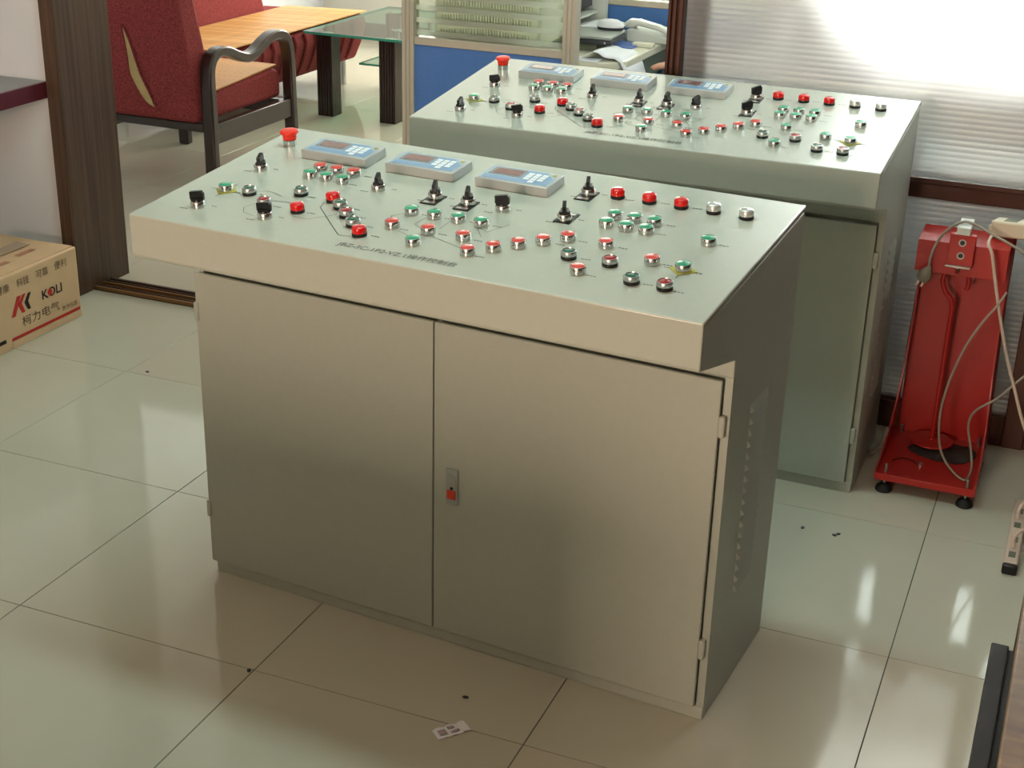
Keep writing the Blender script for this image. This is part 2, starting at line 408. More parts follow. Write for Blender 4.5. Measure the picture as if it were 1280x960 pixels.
# ceiling lamps
for k, (x, y) in enumerate(((0.45, 0.45), (0.4, -2.4), (-0.9, 2.25))):
    t = tag(empty('ceiling_lamp', (x, y, ZC)), ['long fluorescent ceiling lamp above the front control console', 'long fluorescent ceiling lamp behind the photographer', 'long fluorescent ceiling lamp above the blue cubicle divider'][k], 'lamp', 'ceiling lamps')
    obj('housing', box(B(), -0.65, 0.65, -0.10, 0.10, -0.06, 0.0), 'lightgrey', t, bevel=0.004)
    for s in (-1, 1):
        tb_ = B(); tube(tb_, [(-0.6, s * 0.05, -0.075), (0.6, s * 0.05, -0.075)], 0.014, 10, smooth=False); obj('tube', tb_, 'lamp' if k == 0 else 'lightgrey', t)
    if k == 0: area('ceiling_lamp_offscreen', (x, y, ZC - 0.10), (0, 0, -1), 1.25, 0.2, LP['D'], LC['D'])

# ================================================================== CONTROL CONSOLES
W_, D_, Z1, Z2, Z0, S_, ZCB = 1.192, 0.568, 0.905, 0.965, 0.821, 0.200, 0.769
SL = math.atan2(Z2 - Z1, D_)
TH = 0.014
def panel_mtx(u, v, h=0.0, rz=0.0):
    y = v * math.cos(SL) - h * math.sin(SL); z = Z1 + v * math.sin(SL) + h * math.cos(SL)
    return Matrix.Translation((u, y, z)) @ Matrix.Rotation(SL, 4, 'X') @ Matrix.Rotation(rz, 4, 'Z')
ME = {}
def bez(name, f, m):
    b = B(); f(b); ME[name] = mesh_of(name, b, m, ang=40)
R = 0.0145
bez('ring', lambda b: lathe(b, [(R, 0), (R, 0.0130), (R - 0.0007, 0.0140), (R - 0.0015, 0.0140), (R - 0.0017, 0.0132)], 28), 'chrome')
bez('cap', lambda b: lathe(b, [(R - 0.0016, 0.0090), (R - 0.0017, 0.0136), (R - 0.0026, 0.0142), (0, 0.0142)], 28), 'cap_red')
bez('lamp_base', lambda b: lathe(b, [(R, 0), (R, 0.006), (R - 0.001, 0.007), (0, 0.007)], 28), 'black')
bez('lamp_bezel', lambda b: lathe(b, [(R - 0.0005, 0.0065), (R, 0.0085), (R, 0.0140), (R - 0.0012, 0.0155), (R - 0.0026, 0.0155), (R - 0.0032, 0.0135)], 28), 'satin')
bez('lamp_lens', lambda b: lathe(b, [(R - 0.0031, 0.0115), (R - 0.0033, 0.0142), (R - 0.005, 0.0148), (0, 0.0148)], 28), 'lens_green')
bez('dome', lambda b: lathe(b, [(R - 0.0006, 0.0065), (R - 0.0004, 0.0150), (R - 0.0022, 0.0180), (R - 0.005, 0.0190), (0, 0.0194)], 28), 'dome_red')
bez('collar', lambda b: lathe(b, [(R, 0), (R, 0.0105), (R - 0.0015, 0.0125), (0, 0.0125)], 28), 'chrome')
bez('sel_boss', lambda b: lathe(b, [(R - 0.003, 0.012), (R - 0.004, 0.0155), (0, 0.0160)], 24), 'black')
bez('estop_collar', lambda b: lathe(b, [(0.0150, 0), (0.0150, 0.013), (0.0125, 0.0145), (0, 0.0145)], 28), 'chrome')
bez('estop_cap', lambda b: lathe(b, [(0.0150, 0.0145), (0.0150, 0.022), (0.0165, 0.026), (0.0205, 0.0285), (0.0205, 0.031), (0.0185, 0.0335), (0.010, 0.0350), (0, 0.0352)], 28), 'estop')
def _handle(b):
    prism(b, [(-0.0145, 0.015), (0.0145, 0.015), (0.0150, 0.028), (0.0100, 0.0335), (-0.0145, 0.0300)], 'y', -0.0036, 0.0036)
    box(b, -0.011, 0.011, -0.0075, 0.0075, 0.0135, 0.0185)
bez('sel_handle', _handle, 'black')
def _plate(b):
    box(b, -0.017, 0.017, -0.034, 0.017, 0.0, 0.0022)
bez('legend_plate', _plate, 'black')
bez('legend_insert', lambda b: box(b, -0.012, 0.012, -0.031, -0.022, 0.0022, 0.0028), 'satin')
def _ydia(b):
    prism(b, [(0, -0.026), (0.026, 0), (0, 0.026), (-0.026, 0)], 'z', 0.0003, 0.0014)
bez('yellow_plate', _ydia, 'yellow')
def var(base, new, m):
    me = ME[base].copy(); me.materials[0] = MT[m]; me.name = new; ME[new] = me
var('cap', 'cap_g', 'cap_green'); var('lamp_lens', 'lens_r', 'lens_red'); var('dome', 'dome_w', 'dome_white')

def put(name, me, parent, mtx):
    o = bpy.data.objects.new(name, ME[me]); C.objects.link(o); o.parent = parent; o.matrix_local = mtx
    return o
I4 = Matrix.Identity(4)
def push_button(p, u, v, red):
    o = put('push_button', 'ring', p, panel_mtx(u, v))
    c = put('button_cap', 'cap' if red else 'cap_g', o, I4)
    o['label'] = 'chrome ringed push button with flat %s cap' % ('red' if red else 'green')
def lamp_small(p, u, v, red):
    o = put('indicator_lamp', 'lamp_base', p, panel_mtx(u, v))
    put('bezel', 'lamp_bezel', o, I4); put('lens', 'lens_r' if red else 'lamp_lens', o, I4)
    o['label'] = 'silver ringed push light with dark %s lens' % ('red' if red else 'green')
def lamp_dome(p, u, v, red):
    o = put('indicator_lamp', 'lamp_base', p, panel_mtx(u, v))
    put('lens', 'dome' if red else 'dome_w', o, I4)
    o['label'] = 'round %s indicator lamp on black base' % ('red' if red else 'white')
def selector(p, u, v, ang, plate=None):
    o = put('selector_switch', 'collar', p, panel_mtx(u, v, 0.0022 if plate is not None else 0))
    put('boss', 'sel_boss', o, I4); put('handle', 'sel_handle', o, Matrix.Rotation(ang, 4, 'Z'))
    if plate is not None:
        put('legend_plate', 'legend_plate', o, Matrix.Translation((0, 0, -0.0022)) @ Matrix.Rotation(plate, 4, 'Z'))
        put('legend_insert', 'legend_insert', o, Matrix.Translation((0, 0, -0.0022)) @ Matrix.Rotation(plate, 4, 'Z'))
def estop(p, u, v):
    o = put('emergency_stop', 'estop_collar', p, panel_mtx(u, v)); put('mushroom_cap', 'estop_cap', o, I4)
    o['label'] = 'flared orange red emergency stop button'
def display(p, u, v):
    e = obj('weight_display', box(B(), -0.081, 0.081, -0.041, 0.041, 0, 0.020), 'meter', p, bevel=0.0015)
    e.matrix_local = panel_mtx(u, v)
    e['label'] = 'flat silver weighing display with blue keypad face'
    obj('face_plate', prism(B(), [(-0.076, -0.036), (0.076, -0.036), (0.076, 0.010), (0.050, 0.036), (-0.076, 0.036)], 'z', 0.0198, 0.0206), 'meter_pale', e)
    obj('keypad_field', prism(B(), [(-0.070, -0.032), (0.072, -0.032), (0.072, 0.006), (0.046, 0.032), (0.008, 0.032), (0.008, -0.016), (-0.070, -0.016)], 'z', 0.0206, 0.0210), 'meter_face', e)
    rim = B(); box(rim, -0.066, 0.006, -0.010, 0.030, 0.0206, 0.0212); obj('screen_rim', rim, 'screen_rim', e)
    obj('screen', box(B(), -0.058, 0.000, -0.003, 0.023, 0.0212, 0.0216), 'screen', e)
    kb = B()
    for i in range(3):
        for j in range(3): box(kb, 0.014 + i * 0.0155, 0.026 + i * 0.0155, -0.016 + j * 0.013, -0.0055 + j * 0.013, 0.0210, 0.0216)
    box(kb, 0.0295, 0.0415, -0.029, -0.0185, 0.0210, 0.0216)
    obj('keypad', kb, 'key', e)
    obj('status_light', box(B(), 0.062, 0.070, 0.022, 0.030, 0.0198, 0.0208), 'yellow', e)

GREEN = [(.215, .316), (.255, .316), (.295, .316), (.513, .224), (.563, .225), (.614, .226), (.664, .225), (.591, .095),
         (.881, .361), (.921, .361), (.961, .361), (.882, .317), (.922, .317), (.962, .317), (1.086, .313)]
RED = [(.213, .358), (.254, .358), (.295, .358), (.513, .151), (.590, .153), (.665, .153), (.705, .096), (.740, .130), (.774, .163), (.809, .195), (.844, .227)]
VARY = [(.922, .101), (.921, .226), (1.025, .191)]              # red on one console, green on the other
YEL = [(.101, .182), (1.086, .185)]
LG = [(.157, .184), (.256, .223), (.369, .193), (.441, .126), (.880, .153), (1.024, .100)]
LR = [(.221, .145), (.404, .160), (.960, .154), (1.085, .100)]
DR = [(.302, .143), (.335, .219), (.477, .091), (.843, .462), (.910, .462), (.976, .462)]
DW = [(1.042, .462), (1.108, .460)]

def console(name, label, loc, rz, first):
    t = tag(empty(name, loc, rz), label, 'control console', 'steel control consoles')
    body = B()
    e = TH / math.cos(SL)
    DT = 0.729
    prism(body, [(S_ + 0.018, 0.0), (D_, 0.0), (D_, Z2 - e - 0.001), (0.004, Z1 - e), (0.0005, Z0 + 0.0), (0.004, Z0 - 0.004), (S_, ZCB), (S_, DT + 0.006), (S_ + 0.018, DT + 0.006)], 'x', 0.003, W_ - 0.0015)
    b = obj('cabinet_body', body, 'paint', t, bevel=0.002)
    # plinth strip
    obj('plinth', box(B(), 0.003, W_ - 0.002, S_ - 0.003, S_ + 0.02, 0.0, 0.030), 'plinth', t, bevel=0.002)
    # lid of the desk: sloping panel with folded rim and front apron
    lid = B(); c, s = math.cos(SL), math.sin(SL); Ls = D_ / c
    prism(lid, [(0.0, Z1), (D_, Z2), (D_ + 0.001, Z2 - 0.010), (0.010, Z1 - 0.011), (0.0065, Z0 - 0.001), (0.0, Z0)], 'x', 0.0, W_)
    pl = obj('control_panel', lid, 'panel', t, bevel=0.003, seg=3)
    # doors
    def door(x0, x1, hinge_x, sgn, lock):
        d = obj('door', box(B(), x0, x1, S_ - 0.011, S_ - 0.002, 0.030, DT), 'paint', t, bevel=0.002)
        for z in (0.165, 0.640):
            hb = B(); box(hb, hinge_x - 0.006, hinge_x + 0.006, S_ - 0.015, S_ - 0.001, z - 0.020, z + 0.022); obj('hinge', hb, 'paint', d, bevel=0.003)
        if lock:
            lk = obj('lock', box(B(), 0.613, 0.641, S_ - 0.016, S_ - 0.010, 0.340, 0.421), 'lock', d, bevel=0.002)
            obj('lock_flap', box(B(), 0.617, 0.637, S_ - 0.0175, S_ - 0.015, 0.382, 0.408), 'lock', lk, bevel=0.001)
            obj('lock_button', box(B(), 0.6175, 0.6365, S_ - 0.0195, S_ - 0.015, 0.3545, 0.3735), 'lockred', lk, bevel=0.001)
            kh = B(); lathe(kh, [(0.0036, 0), (0.0036, 0.0014), (0, 0.0014)], 12); obj('painted_keyhole', kh, 'black', lk, (0.627, S_ - 0.0155, 0.378), (PI / 2, 0, 0))  # black disc painting in the dark of the lock opening
        return d
    door(-0.004, 0.5795, -0.002, -1, False)
    door(0.5825, W_ - 0.019, W_ - 0.0125, 1, True)
    # raised frame stiles beside the recessed front, so that the door gaps are real
    obj('door_frame', box(B(), W_ - 0.0165, W_ - 0.0015, S_, S_ + 0.018, 0.0, DT + 0.006), 'paint', t)
    obj('door_frame', box(B(), 0.003, 0.014, S_, S_ + 0.018, 0.0, DT + 0.006), 'paint', t)
    # louvres on the right-hand side
    lv = B()
    yl, yr = 0.325, 0.435
    v = []
    for (y, z, o_) in ((yl, 0.0, 0.0), (yr, 0.0, 0.0), (yr - 0.008, 0.003, 0.0065), (yl + 0.008, 0.003, 0.0065), (yl, 0.019, 0.0), (yr, 0.019, 0.0)):
        v.append(lv.verts.new((o_, y, z)))
    for f in ((0, 1, 2, 3), (3, 2, 5, 4), (0, 3, 4), (1, 5, 2), (0, 4, 5, 1)): lv.faces.new([v[i] for i in f])
    lme = mesh_of('louver', lv, 'paint', smooth=False)
    for k in range(17): link('louver', lme, t, (W_ - 0.002, 0, 0.225 + k * 0.0245))
    # controls
    estop(t, .060, .468)
    for u, v_ in GREEN: push_button(t, u, v_, False)
    for u, v_ in RED: push_button(t, u, v_, True)
    for u, v_ in VARY: push_button(t, u, v_, first)
    for u, v_ in YEL:
        put('yellow_plate', 'yellow_plate', t, panel_mtx(u, v_)); push_button(t, u, v_, False)
    for u, v_ in LG: lamp_small(t, u, v_, False)
    for u, v_ in LR: lamp_small(t, u, v_, True)
    for u, v_ in DR: lamp_dome(t, u, v_, True)
    for u, v_ in DW: lamp_dome(t, u, v_, False)
    H, V = 0.0, PI / 2
    sel = [(.093, .313, V + .35, None), (.384, .310, V + .35, None), (.103, .088, .2, None), (.261, .092, .2, None), (.666, .310, .2, None),
           (.515, .312, V + .35, 0), (.590, .310, V + .35, 0), (.784, .452, V + .35, 0), (.797, .313, V + .4, PI)] if first else \
          [(.103, .312, .2, None), (.384, .310, V + .15, None), (.103, .090, V + .1, None), (.261, .092, .3, None), (.666, .310, V - .3, None),
           (.515, .305, V + .1, 0), (.590, .305, V, 0), (.790, .440, V - .7, 0), (.800, .308, .8, PI)]
    for s_ in sel: selector(t, *s_)
    for u in (.2135, .4235, .635): display(t, u, .446)
    # printed mimic lines and captions
    ink = B()
    def line(a, b_, w=0.0011):
        A = Vector((a[0], a[1])); Bq = Vector((b_[0], b_[1])); d = (Bq - A)
        if d.length < 1e-6: return
        n = Vector((-d.y, d.x)).normalized() * w / 2
        vv = []
        for p in (A + n, A - n, Bq - n, Bq + n):
            vv.append(ink.verts.new(panel_mtx(p.x, p.y, 0.0004).to_translation()))
        ink.faces.new(vv)
    def poly(pts, w=0.0011):
        for a, b_ in zip(pts, pts[1:]): line(a, b_, w)
    poly([(.157, .200), (.185, .212), (.225, .200)]); poly([(.256, .223), (.225, .262), (.221, .262)], .0016)
    poly([(.221, .170), (.255, .178), (.285, .165)]); poly([(.201, .150), (.190, .120), (.205, .098), (.235, .090)])
    poly([(.302, .120), (.34, .118), (.372, .150), (.380, .165)])
    poly([(.322, .205), (.330, .180), (.440, .075), (.465, .078)], .0016); 
    poly([(.498, .160), (.482, .200), (.500, .222)]); poly([(.548, .222), (.545, .180), (.575, .160)]); poly([(.600, .222), (.600, .180)])
    poly([(.650, .222), (.690, .200), (.712, .250)]); poly([(.664, .210), (.690, .175)])
    poly([(.530, .140), (.575, .120)]); poly([(.605, .140), (.690, .110)])
    for u, v_ in YEL:
        for a in range(4):
            ca, sa = math.cos(a * PI / 2), math.sin(a * PI / 2)
            line((u + ca * .026, v_ + sa * .026), (u + ca * .036, v_ + sa * .036), .002)
    rr = random.Random(3)
    for (u, v_) in GREEN + RED + VARY + LG + LR + DR + DW + YEL:
        if rr.random() < 0.75:
            du, dv = rr.choice(((.020, .003), (.022, .006), (.018, -.004)))
            x = u + du
            for k in range(3):
                line((x, v_ + dv), (x + .005, v_ + dv + rr.uniform(-.001, .001)), .0030); x += .0065
    for s_ in sel:
        x = s_[0] - .030
        for k in range(3): line((x, s_[1] - .020), (x + .005, s_[1] - .020), .003); x += .0065
        x = s_[0] + .024
        for k in range(2): line((x, s_[1] + .012), (x + .005, s_[1] + .012), .003); x += .0065
    im = obj('panel_print', ink, 'ink', t, smooth=False); im['kind'] = 'stuff'
    text('panel_lettering', 'JBZ-3C-1P2-VZ.1操作控制台', 0.021, 'ink', t, panel_mtx(.462, .034, 0.0005), fit=0.250, shear=0.0)
    return t
console('control_console', 'grey steel control console standing alone in front, tan lit doors fully in view', (0, 0, 0), -0.0782, True)
console('control_console', 'grey steel control console behind the other one, in front of the ribbed partition', (0.1015, 1.036, 0), -0.0106, False)

# ================================================================== RED LOAD CELL STAND
st = tag(empty('load_cell_stand', (1.4725, 1.42, 0)), 'tall red enamelled steel stand with hook and disc beside the consoles', 'test stand')
def L(x, y): return (x - 1.4725, y - 1.42)
tray = B(); box(tray, -0.126, 0.126, -0.152, 0.16, 0.048, 0.052)
box(tray, -0.126, 0.126, -0.155, -0.152, 0.034, 0.052)
obj('tray', tray, 'red', st, bevel=0.001)
obj('back_plate', box(B(), -0.115, 0.115, 0.155, 0.159, 0.048, 0.646), 'red', st, bevel=0.001)
prof = [(-0.155, 0.034), (-0.155, 0.062), (-0.10, 0.068), (-0.03, 0.085), (0.03, 0.12), (0.07, 0.18), (0.095, 0.28), (0.108, 0.42), (0.112, 0.60), (0.159, 0.60), (0.159, 0.034)]
for s_ in (-1, 1):
    sd = B(); ys = prof
    # the flange narrows slightly towards the top
    v0 = [sd.verts.new((s_ * (0.128 - 0.016 * min(1, max(0, (p[1] - 0.05) / 0.3))), p[0], p[1])) for p in ys]
    v1 = [sd.verts.new((v.co.x - s_ * 0.004, v.co.y, v.co.z)) for v in v0]
    sd.faces.new(v0); sd.faces.new(v1[::-1])
    for i in range(len(ys)): sd.faces.new((v0[i], v0[(i + 1) % len(ys)], v1[(i + 1) % len(ys)], v1[i]))
    obj('side_flange', sd, 'red', st)
hood = B()
prism(hood, [(0.028, 0.558), (0.028, 0.642), (0.159, 0.648), (0.159, 0.644), (0.032, 0.638), (0.032, 0.558)], 'x', -0.118, 0.108)
obj('hood', hood, 'red', st, bevel=0.0015)
br = obj('bracket', box(B(), -0.040, 0.024, 0.008, 0.030, 0.588, 0.672), 'red', st, bevel=0.002)
for z in (0.652, 0.618):
    hb = B(); lathe(hb, [(0.0095, 0), (0.0095, 0.0015), (0.0065, 0.0015), (0.0065, 0.0005), (0, 0.0005)], 18); obj('bolt_hole', hb, 'steel', br, (-0.008, 0.0083, z), (PI / 2, 0, 0))
    hb = B(); lathe(hb, [(0.0062, 0.0006), (0, 0.0012)], 18); obj('painted_bolt_hole', hb, 'black', br, (-0.008, 0.0083, z), (PI / 2, 0, 0))  # black disc painting in the dark of the hole
obj('clamp_plate', box(B(), -0.042, 0.020, -0.004, 0.012, 0.588, 0.593), 'steel', br, bevel=0.001)
obj('load_cell', box(B(), -0.026, 0.008, 0.006, 0.10, 0.672, 0.692), 'lightgrey', st, bevel=0.002)
ey = B(); tube(ey, [(-0.010, -0.002, 0.590), (-0.011, 0.02, 0.572), (-0.014, 0.04, 0.560), (-0.016, 0.055, 0.551), (-0.015, 0.070, 0.556), (-0.012, 0.072, 0.572), (-0.012, 0.070, 0.60)], 0.0045, 10)
obj('eye_bolt', ey, 'steel', st)
hk = B(); hx, hy = -0.0145, 0.085
tube(hk, [(hx, hy, 0.075), (hx, hy, 0.20), (hx, hy, 0.36), (hx - 0.001, hy, 0.462), (hx - 0.022, hy, 0.492), (hx - 0.034, hy, 0.528), (hx - 0.020, hy, 0.556), (hx + 0.005, hy, 0.562), (hx + 0.028, hy, 0.545), (hx + 0.032, hy, 0.520), (hx + 0.028, hy, 0.505)], 0.0058, 12)
obj('hook_rod', hk, 'red', st)
dk = B(); lathe(dk, [(0, 0.066), (0.056, 0.066), (0.058, 0.068), (0.056, 0.071), (0.010, 0.073), (0.009, 0.078), (0, 0.078)], 40, (hx, hy - 0.005, 0)); obj('weight_disc', dk, 'red', st)
for x, y in ((-0.1015, -0.139), (0.1055, -0.141), (-0.1015, 0.135), (0.1055, 0.135)):
    ft = B(); lathe(ft, [(0, 0), (0.021, 0), (0.0225, 0.004), (0.019, 0.013), (0.010, 0.020), (0.007, 0.022), (0, 0.022)], 24, (x, y, 0)); f = obj('foot', ft, 'blackm', st)
    bt = B(); lathe(bt, [(0.0042, 0.018), (0.0042, 0.076), (0, 0.077)], 12, (x, y, 0)); obj('threaded_stem', bt, 'steel', f)
bb = B(); lathe(bb, [(0.0065, 0.052), (0.0065, 0.058), (0.003, 0.060), (0, 0.060)], 6, (*L(1.449, 1.363), 0)); obj('bolt', bb, 'steel', st)
hl = B(); tube(hl, [(-0.095, -0.06, 0.0525), (-0.075, -0.035, 0.0525), (-0.045, -0.04, 0.0525), (-0.035, -0.055, 0.0525)], 0.002, 6); obj('slot_mark', hl, 'black', st)
# crumpled dark rubber sheet on the tray
rg = B(); n = 36
rnd = random.Random(5); rad = [0.062 + rnd.uniform(-0.012, 0.016) for _ in range(n)]
top = []; bot = []
for i in range(n):
    a = 2 * PI * i / n; r0 = (rad[i] + rad[(i + 1) % n] + rad[i - 1]) / 3
    top.append((r0 * 1.30 * math.cos(a), r0 * 1.05 * math.sin(a)))
ring = []
for fr, h in ((1.0, 0.0), (1.0, 0.003), (0.82, 0.007), (0.5, 0.0085)):
    ring.append([rg.verts.new((p[0] * fr, p[1] * fr, h + (rnd.uniform(-0.002, 0.004) if 0.003 < h < 0.008 else 0))) for p in top])
for a, b in zip(ring, ring[1:]):
    for i in range(n): rg.faces.new((a[i], a[(i + 1) % n], b[(i + 1) % n], b[i]))
rg.faces.new(ring[0][::-1]); rg.faces.new(ring[-1])
tag(obj('rubber_sheet', rg, 'rag', None, (1.490, 1.470, 0.0525)), 'crumpled dark rubber sheet lying under the red disc on the stand', 'rubber sheet')

# power strips and cords
ps = tag(empty('power_strip', (1.63, 1.522, 0.656)), 'cream power strip lying on top of the red stand', 'power strip')
ps.rotation_euler = (0, -0.10, -0.30)
o = obj('housing', box(B(), -0.105, 0.16, -0.026, 0.026, 0.004, 0.046), 'strip', ps, bevel=0.006, seg=3)
for k in range(4): obj('socket', box(B(), -0.075 + k * 0.055, -0.040 + k * 0.055, -0.017, 0.017, 0.0455, 0.0468), 'desk_side', ps)
obj('strain_relief', box(B(), -0.118, -0.103, -0.009, 0.009, 0.012, 0.030), 'strip', ps, bevel=0.003)
cd = B(); tube(cd, [(1.391, 1.43, 0.575), (1.393, 1.43, 0.61), (1.405, 1.45, 0.648), (1.430, 1.455, 0.682), (1.458, 1.46, 0.698), (1.491, 1.465, 0.692), (1.534, 1.455, 0.675), (1.574, 1.45, 0.660), (1.62, 1.46, 0.630), (1.66, 1.50, 0.55)], 0.0036, 8)
t = tag(empty('plug_cord', (1.379, 1.43, 0.55)), 'grey cord with plug draped over the red stand', 'cord')
c_ = obj('cord', cd, 'cord', t); c_.location = (-1.379, -1.43, -0.55)
pg = B(); lathe(pg, [(0, -0.016), (0.012, -0.016), (0.018, -0.008), (0.018, 0.006), (0.012, 0.016), (0.005, 0.030), (0, 0.030)], 18, sy=0.7); obj('plug', pg, 'plug', t, (0.004, 0, 0.002), (0, 0.35, 0))
pn = B()
for q in (-0.006, 0.006): box(pn, q - 0.0025, q + 0.0025, -0.001, 0.001, -0.030, -0.014)
obj('plug_pins', pn, 'steel', t, (0.004, 0, 0.002), (0, 0.35, 0))
cb = B(); tube(cb, [(1.530, 1.452, 0.672), (1.528, 1.41, 0.665), (1.541, 1.40, 0.640), (1.556, 1.405, 0.581), (1.581, 1.41, 0.488), (1.613, 1.41, 0.384), (1.646, 1.40, 0.301), (1.69, 1.38, 0.20), (1.76, 1.34, 0.09), (1.82, 1.28, 0.01)], 0.0042, 8)
tag(obj('hanging_cable', cb, 'strip2'), 'thick beige cord hanging from the cream power strip', 'cord')
cc = B(); tube(cc, [(1.590, 1.41, 0.545), (1.574, 1.398, 0.513), (1.538, 1.398, 0.448), (1.509, 1.400, 0.377), (1.486, 1.40, 0.283), (1.477, 1.395, 0.2), (1.486, 1.385, 0.12), (1.508, 1.372, 0.075), (1.544, 1.330, 0.058), (1.571, 1.312, 0.058), (1.577, 1.386, 0.058), (1.567, 1.425, 0.092), (1.55, 1.43, 0.16), (1.562, 1.42, 0.209), (1.612, 1.40, 0.263), (1.668, 1.42, 0.328), (1.74, 1.45, 0.39)], 0.0032, 8)
tag(obj('looped_cord', cc, 'cord'), 'thin grey cord looping down onto the red stand tray', 'cord')
ce = B(); tube(ce, [(1.348, 1.40, 0.12), (1.335, 1.43, 0.06), (1.31, 1.46, 0.02), (1.27, 1.50, 0.006), (1.20, 1.62, 0.006)], 0.005, 8)
tag(obj('floor_cable', ce, 'cord'), 'short grey cable on the floor between console and red stand', 'cable')
p2 = tag(empty('power_strip', (1.712, 1.14, 0.0), 0.0), 'long pale power strip lying on the tiles near the wooden desk', 'power strip')
obj('housing', box(B(), -0.014, 0.020, -0.17, 0.19, 0.0, 0.026), 'strip2', p2, bevel=0.005, seg=3)
for k in range(4): obj('socket', box(B(), -0.005, 0.011, -0.14 + k * 0.08, -0.112 + k * 0.08, 0.0255, 0.0270), 'desk_side', p2)
obj('end_cap', box(B(), -0.0145, 0.0205, -0.184, -0.170, 0.0, 0.0265), 'black', p2, bevel=0.004)
for k in range(2):
    pb = B(); tube(pb, [(1.715, 1.05 + k * 0.16, 0.027), (1.713, 1.052 + k * 0.16, 0.055), (1.735, 1.07 + k * 0.16, 0.07), (1.80, 1.10 + k * 0.16, 0.06), (1.90, 1.12 + k * 0.16, 0.006)], 0.005, 8)
    tag(obj('strip_lead', pb, 'strip2'), ['pale lead at the black end of the power strip on the tiles', 'pale lead in the middle of the power strip on the tiles'][k], 'cord', 'leads of the floor strip')

# ================================================================== WOODEN DESK (right)
dk = tag(empty('wooden_desk', (2.1, -0.9, 0)), 'brown wooden desk with dark side board, only its edge showing', 'desk')
def DL(b): bmesh.ops.translate(b, verts=b.verts[:], vec=(-2.1, 0.9, 0)); return b
obj('desk_top', DL(box(B(), 1.738, 2.5, -1.6, -0.1, 0.722, 0.75)), 'deskwood', dk, bevel=0.003)
obj('side_board', DL(box(B(), 1.709, 1.731, -1.6, -0.527, 0.0, 0.70)), 'dkboard', dk, bevel=0.002)
obj('inner_panel', DL(box(B(), 1.742, 1.785, -1.58, -0.12, 0.0, 0.722)), 'dkboard', dk, bevel=0.002)
obj('side_panel', DL(box(B(), 2.45, 2.475, -1.58, -0.12, 0.0, 0.722)), 'dkboard', dk, bevel=0.002)
for z in (0.15, 0.665): obj('spacer', DL(box(B(), 1.731, 1.742, -1.58, -0.53, z, z + 0.03)), 'dkboard', dk)

bc = tag(empty('shade_bookcase', (-0.05, -1.68, 0)), 'low dark bookcase added out of view to shade the lower console doors', 'bookcase')  # unseen piece added to block the rear light low on the doors
for x in (-1.0, -0.01, 0.98): obj('side_board', box(B(), x, x + 0.02, -0.17, 0.17, 0, 0.85), 'dkboard', bc)
for z in (0.02, 0.42): obj('shelf', box(B(), -0.98, 0.98, -0.165, 0.165, z, z + 0.02), 'dkboard', bc)
obj('back_board', box(B(), -1.0, 1.0, 0.165, 0.175, 0, 0.85), 'dkboard', bc)
obj('top_board', box(B(), -1.01, 1.01, -0.18, 0.18, 0.85, 0.875), 'dkboard', bc, bevel=0.003)

# ================================================================== LEFT DESK, CARDBOARD BOX, PAPER
ld = tag(empty('side_desk', (-2.0, 1.0, 0)), 'grey desk top with dark rosewood edge against the white wall', 'desk')
obj('desk_top', box(B(), -0.62, 0.488, -0.5, 0.59, 0.690, 0.739), 'desk_grey', ld)
obj('edge_strip', box(B(), 0.488, 0.50, -0.5, 0.59, 0.686, 0.740), 'rose', ld, bevel=0.002)
for x in (-0.6, 0.36):
    obj('leg_panel', box(B(), x, x + 0.03, -0.5, -0.45, 0, 0.690), 'rose', ld)
bx = tag(empty('cardboard_box', (-1.316, 1.03, 0)), 'printed cardboard carton on the tiles below the side desk', 'box')
bb = B(); box(bb, -0.34, 0.0, -0.36, 0.395, 0.0, 0.243)
obj('carton', bb, 'card', bx, bevel=0.006)
obj('bottom_flap', box(B(), -0.002, 0.0012, -0.36, 0.040, 0.001, 0.026), 'card', bx)
obj('bottom_flap', box(B(), -0.002, 0.0012, 0.052, 0.392, 0.001, 0.022), 'card', bx)
obj('top_flap', box(B(), -0.150, -0.002, -0.35, 0.385, 0.243, 0.247), 'card', bx, rot=(0, -0.02, 0))
tp = B(); box(tp, -0.19, -0.135, -0.355, 0.33, 0.2475, 0.2495); obj('packing_tape', tp, 'tape', bx)
SM = Matrix(((0, 0, 1, 0.0012), (1, 0, 0, 0), (0, 1, 0, 0), (0, 0, 0, 1)))     # text plane facing +X, reading along +Y
def btext(body, y, z, size, m, fit=None, bold=0.0): return text('carton_print', body, size, m, bx, Matrix.Translation((0, y, z)) @ SM, fit, bold)
btext('健康', 0.004, 0.192, 0.030, 'card_brown', 0.060); btext('科技', 0.098, 0.193, 0.030, 'card_brown', 0.058)
btext('可靠', 0.190, 0.194, 0.030, 'card_brown', 0.058); btext('便利', 0.280, 0.196, 0.030, 'card_brown', 0.058)
btext('柯力电气', 0.105, 0.060, 0.036, 'card_brown', 0.180); btext('数字仪表', 0.298, 0.048, 0.019, 'card_brown', 0.076)
btext('KOLI', 0.208, 0.116, 0.042, 'card_in', 0.098, 0.0010)
def bprint(poly, m): 
    return obj('carton_print', prism(B(), poly, 'x', 0.0004, 0.0012), m, bx)
def lg(pts): return [(0.060 + (y - 0.02) * 0.70, 0.102 + (z - 0.098) * 0.74) for y, z in pts]
bprint(lg([(0.020, 0.098), (0.046, 0.098), (0.093, 0.180), (0.067, 0.180)]), 'card_red')
bprint(lg([(0.070, 0.140), (0.103, 0.180), (0.125, 0.180), (0.094, 0.142), (0.112, 0.100), (0.090, 0.100)]), 'card_red')
bprint(lg([(0.112, 0.140), (0.140, 0.176), (0.160, 0.176), (0.137, 0.141), (0.150, 0.104), (0.130, 0.104)]), 'card_in')
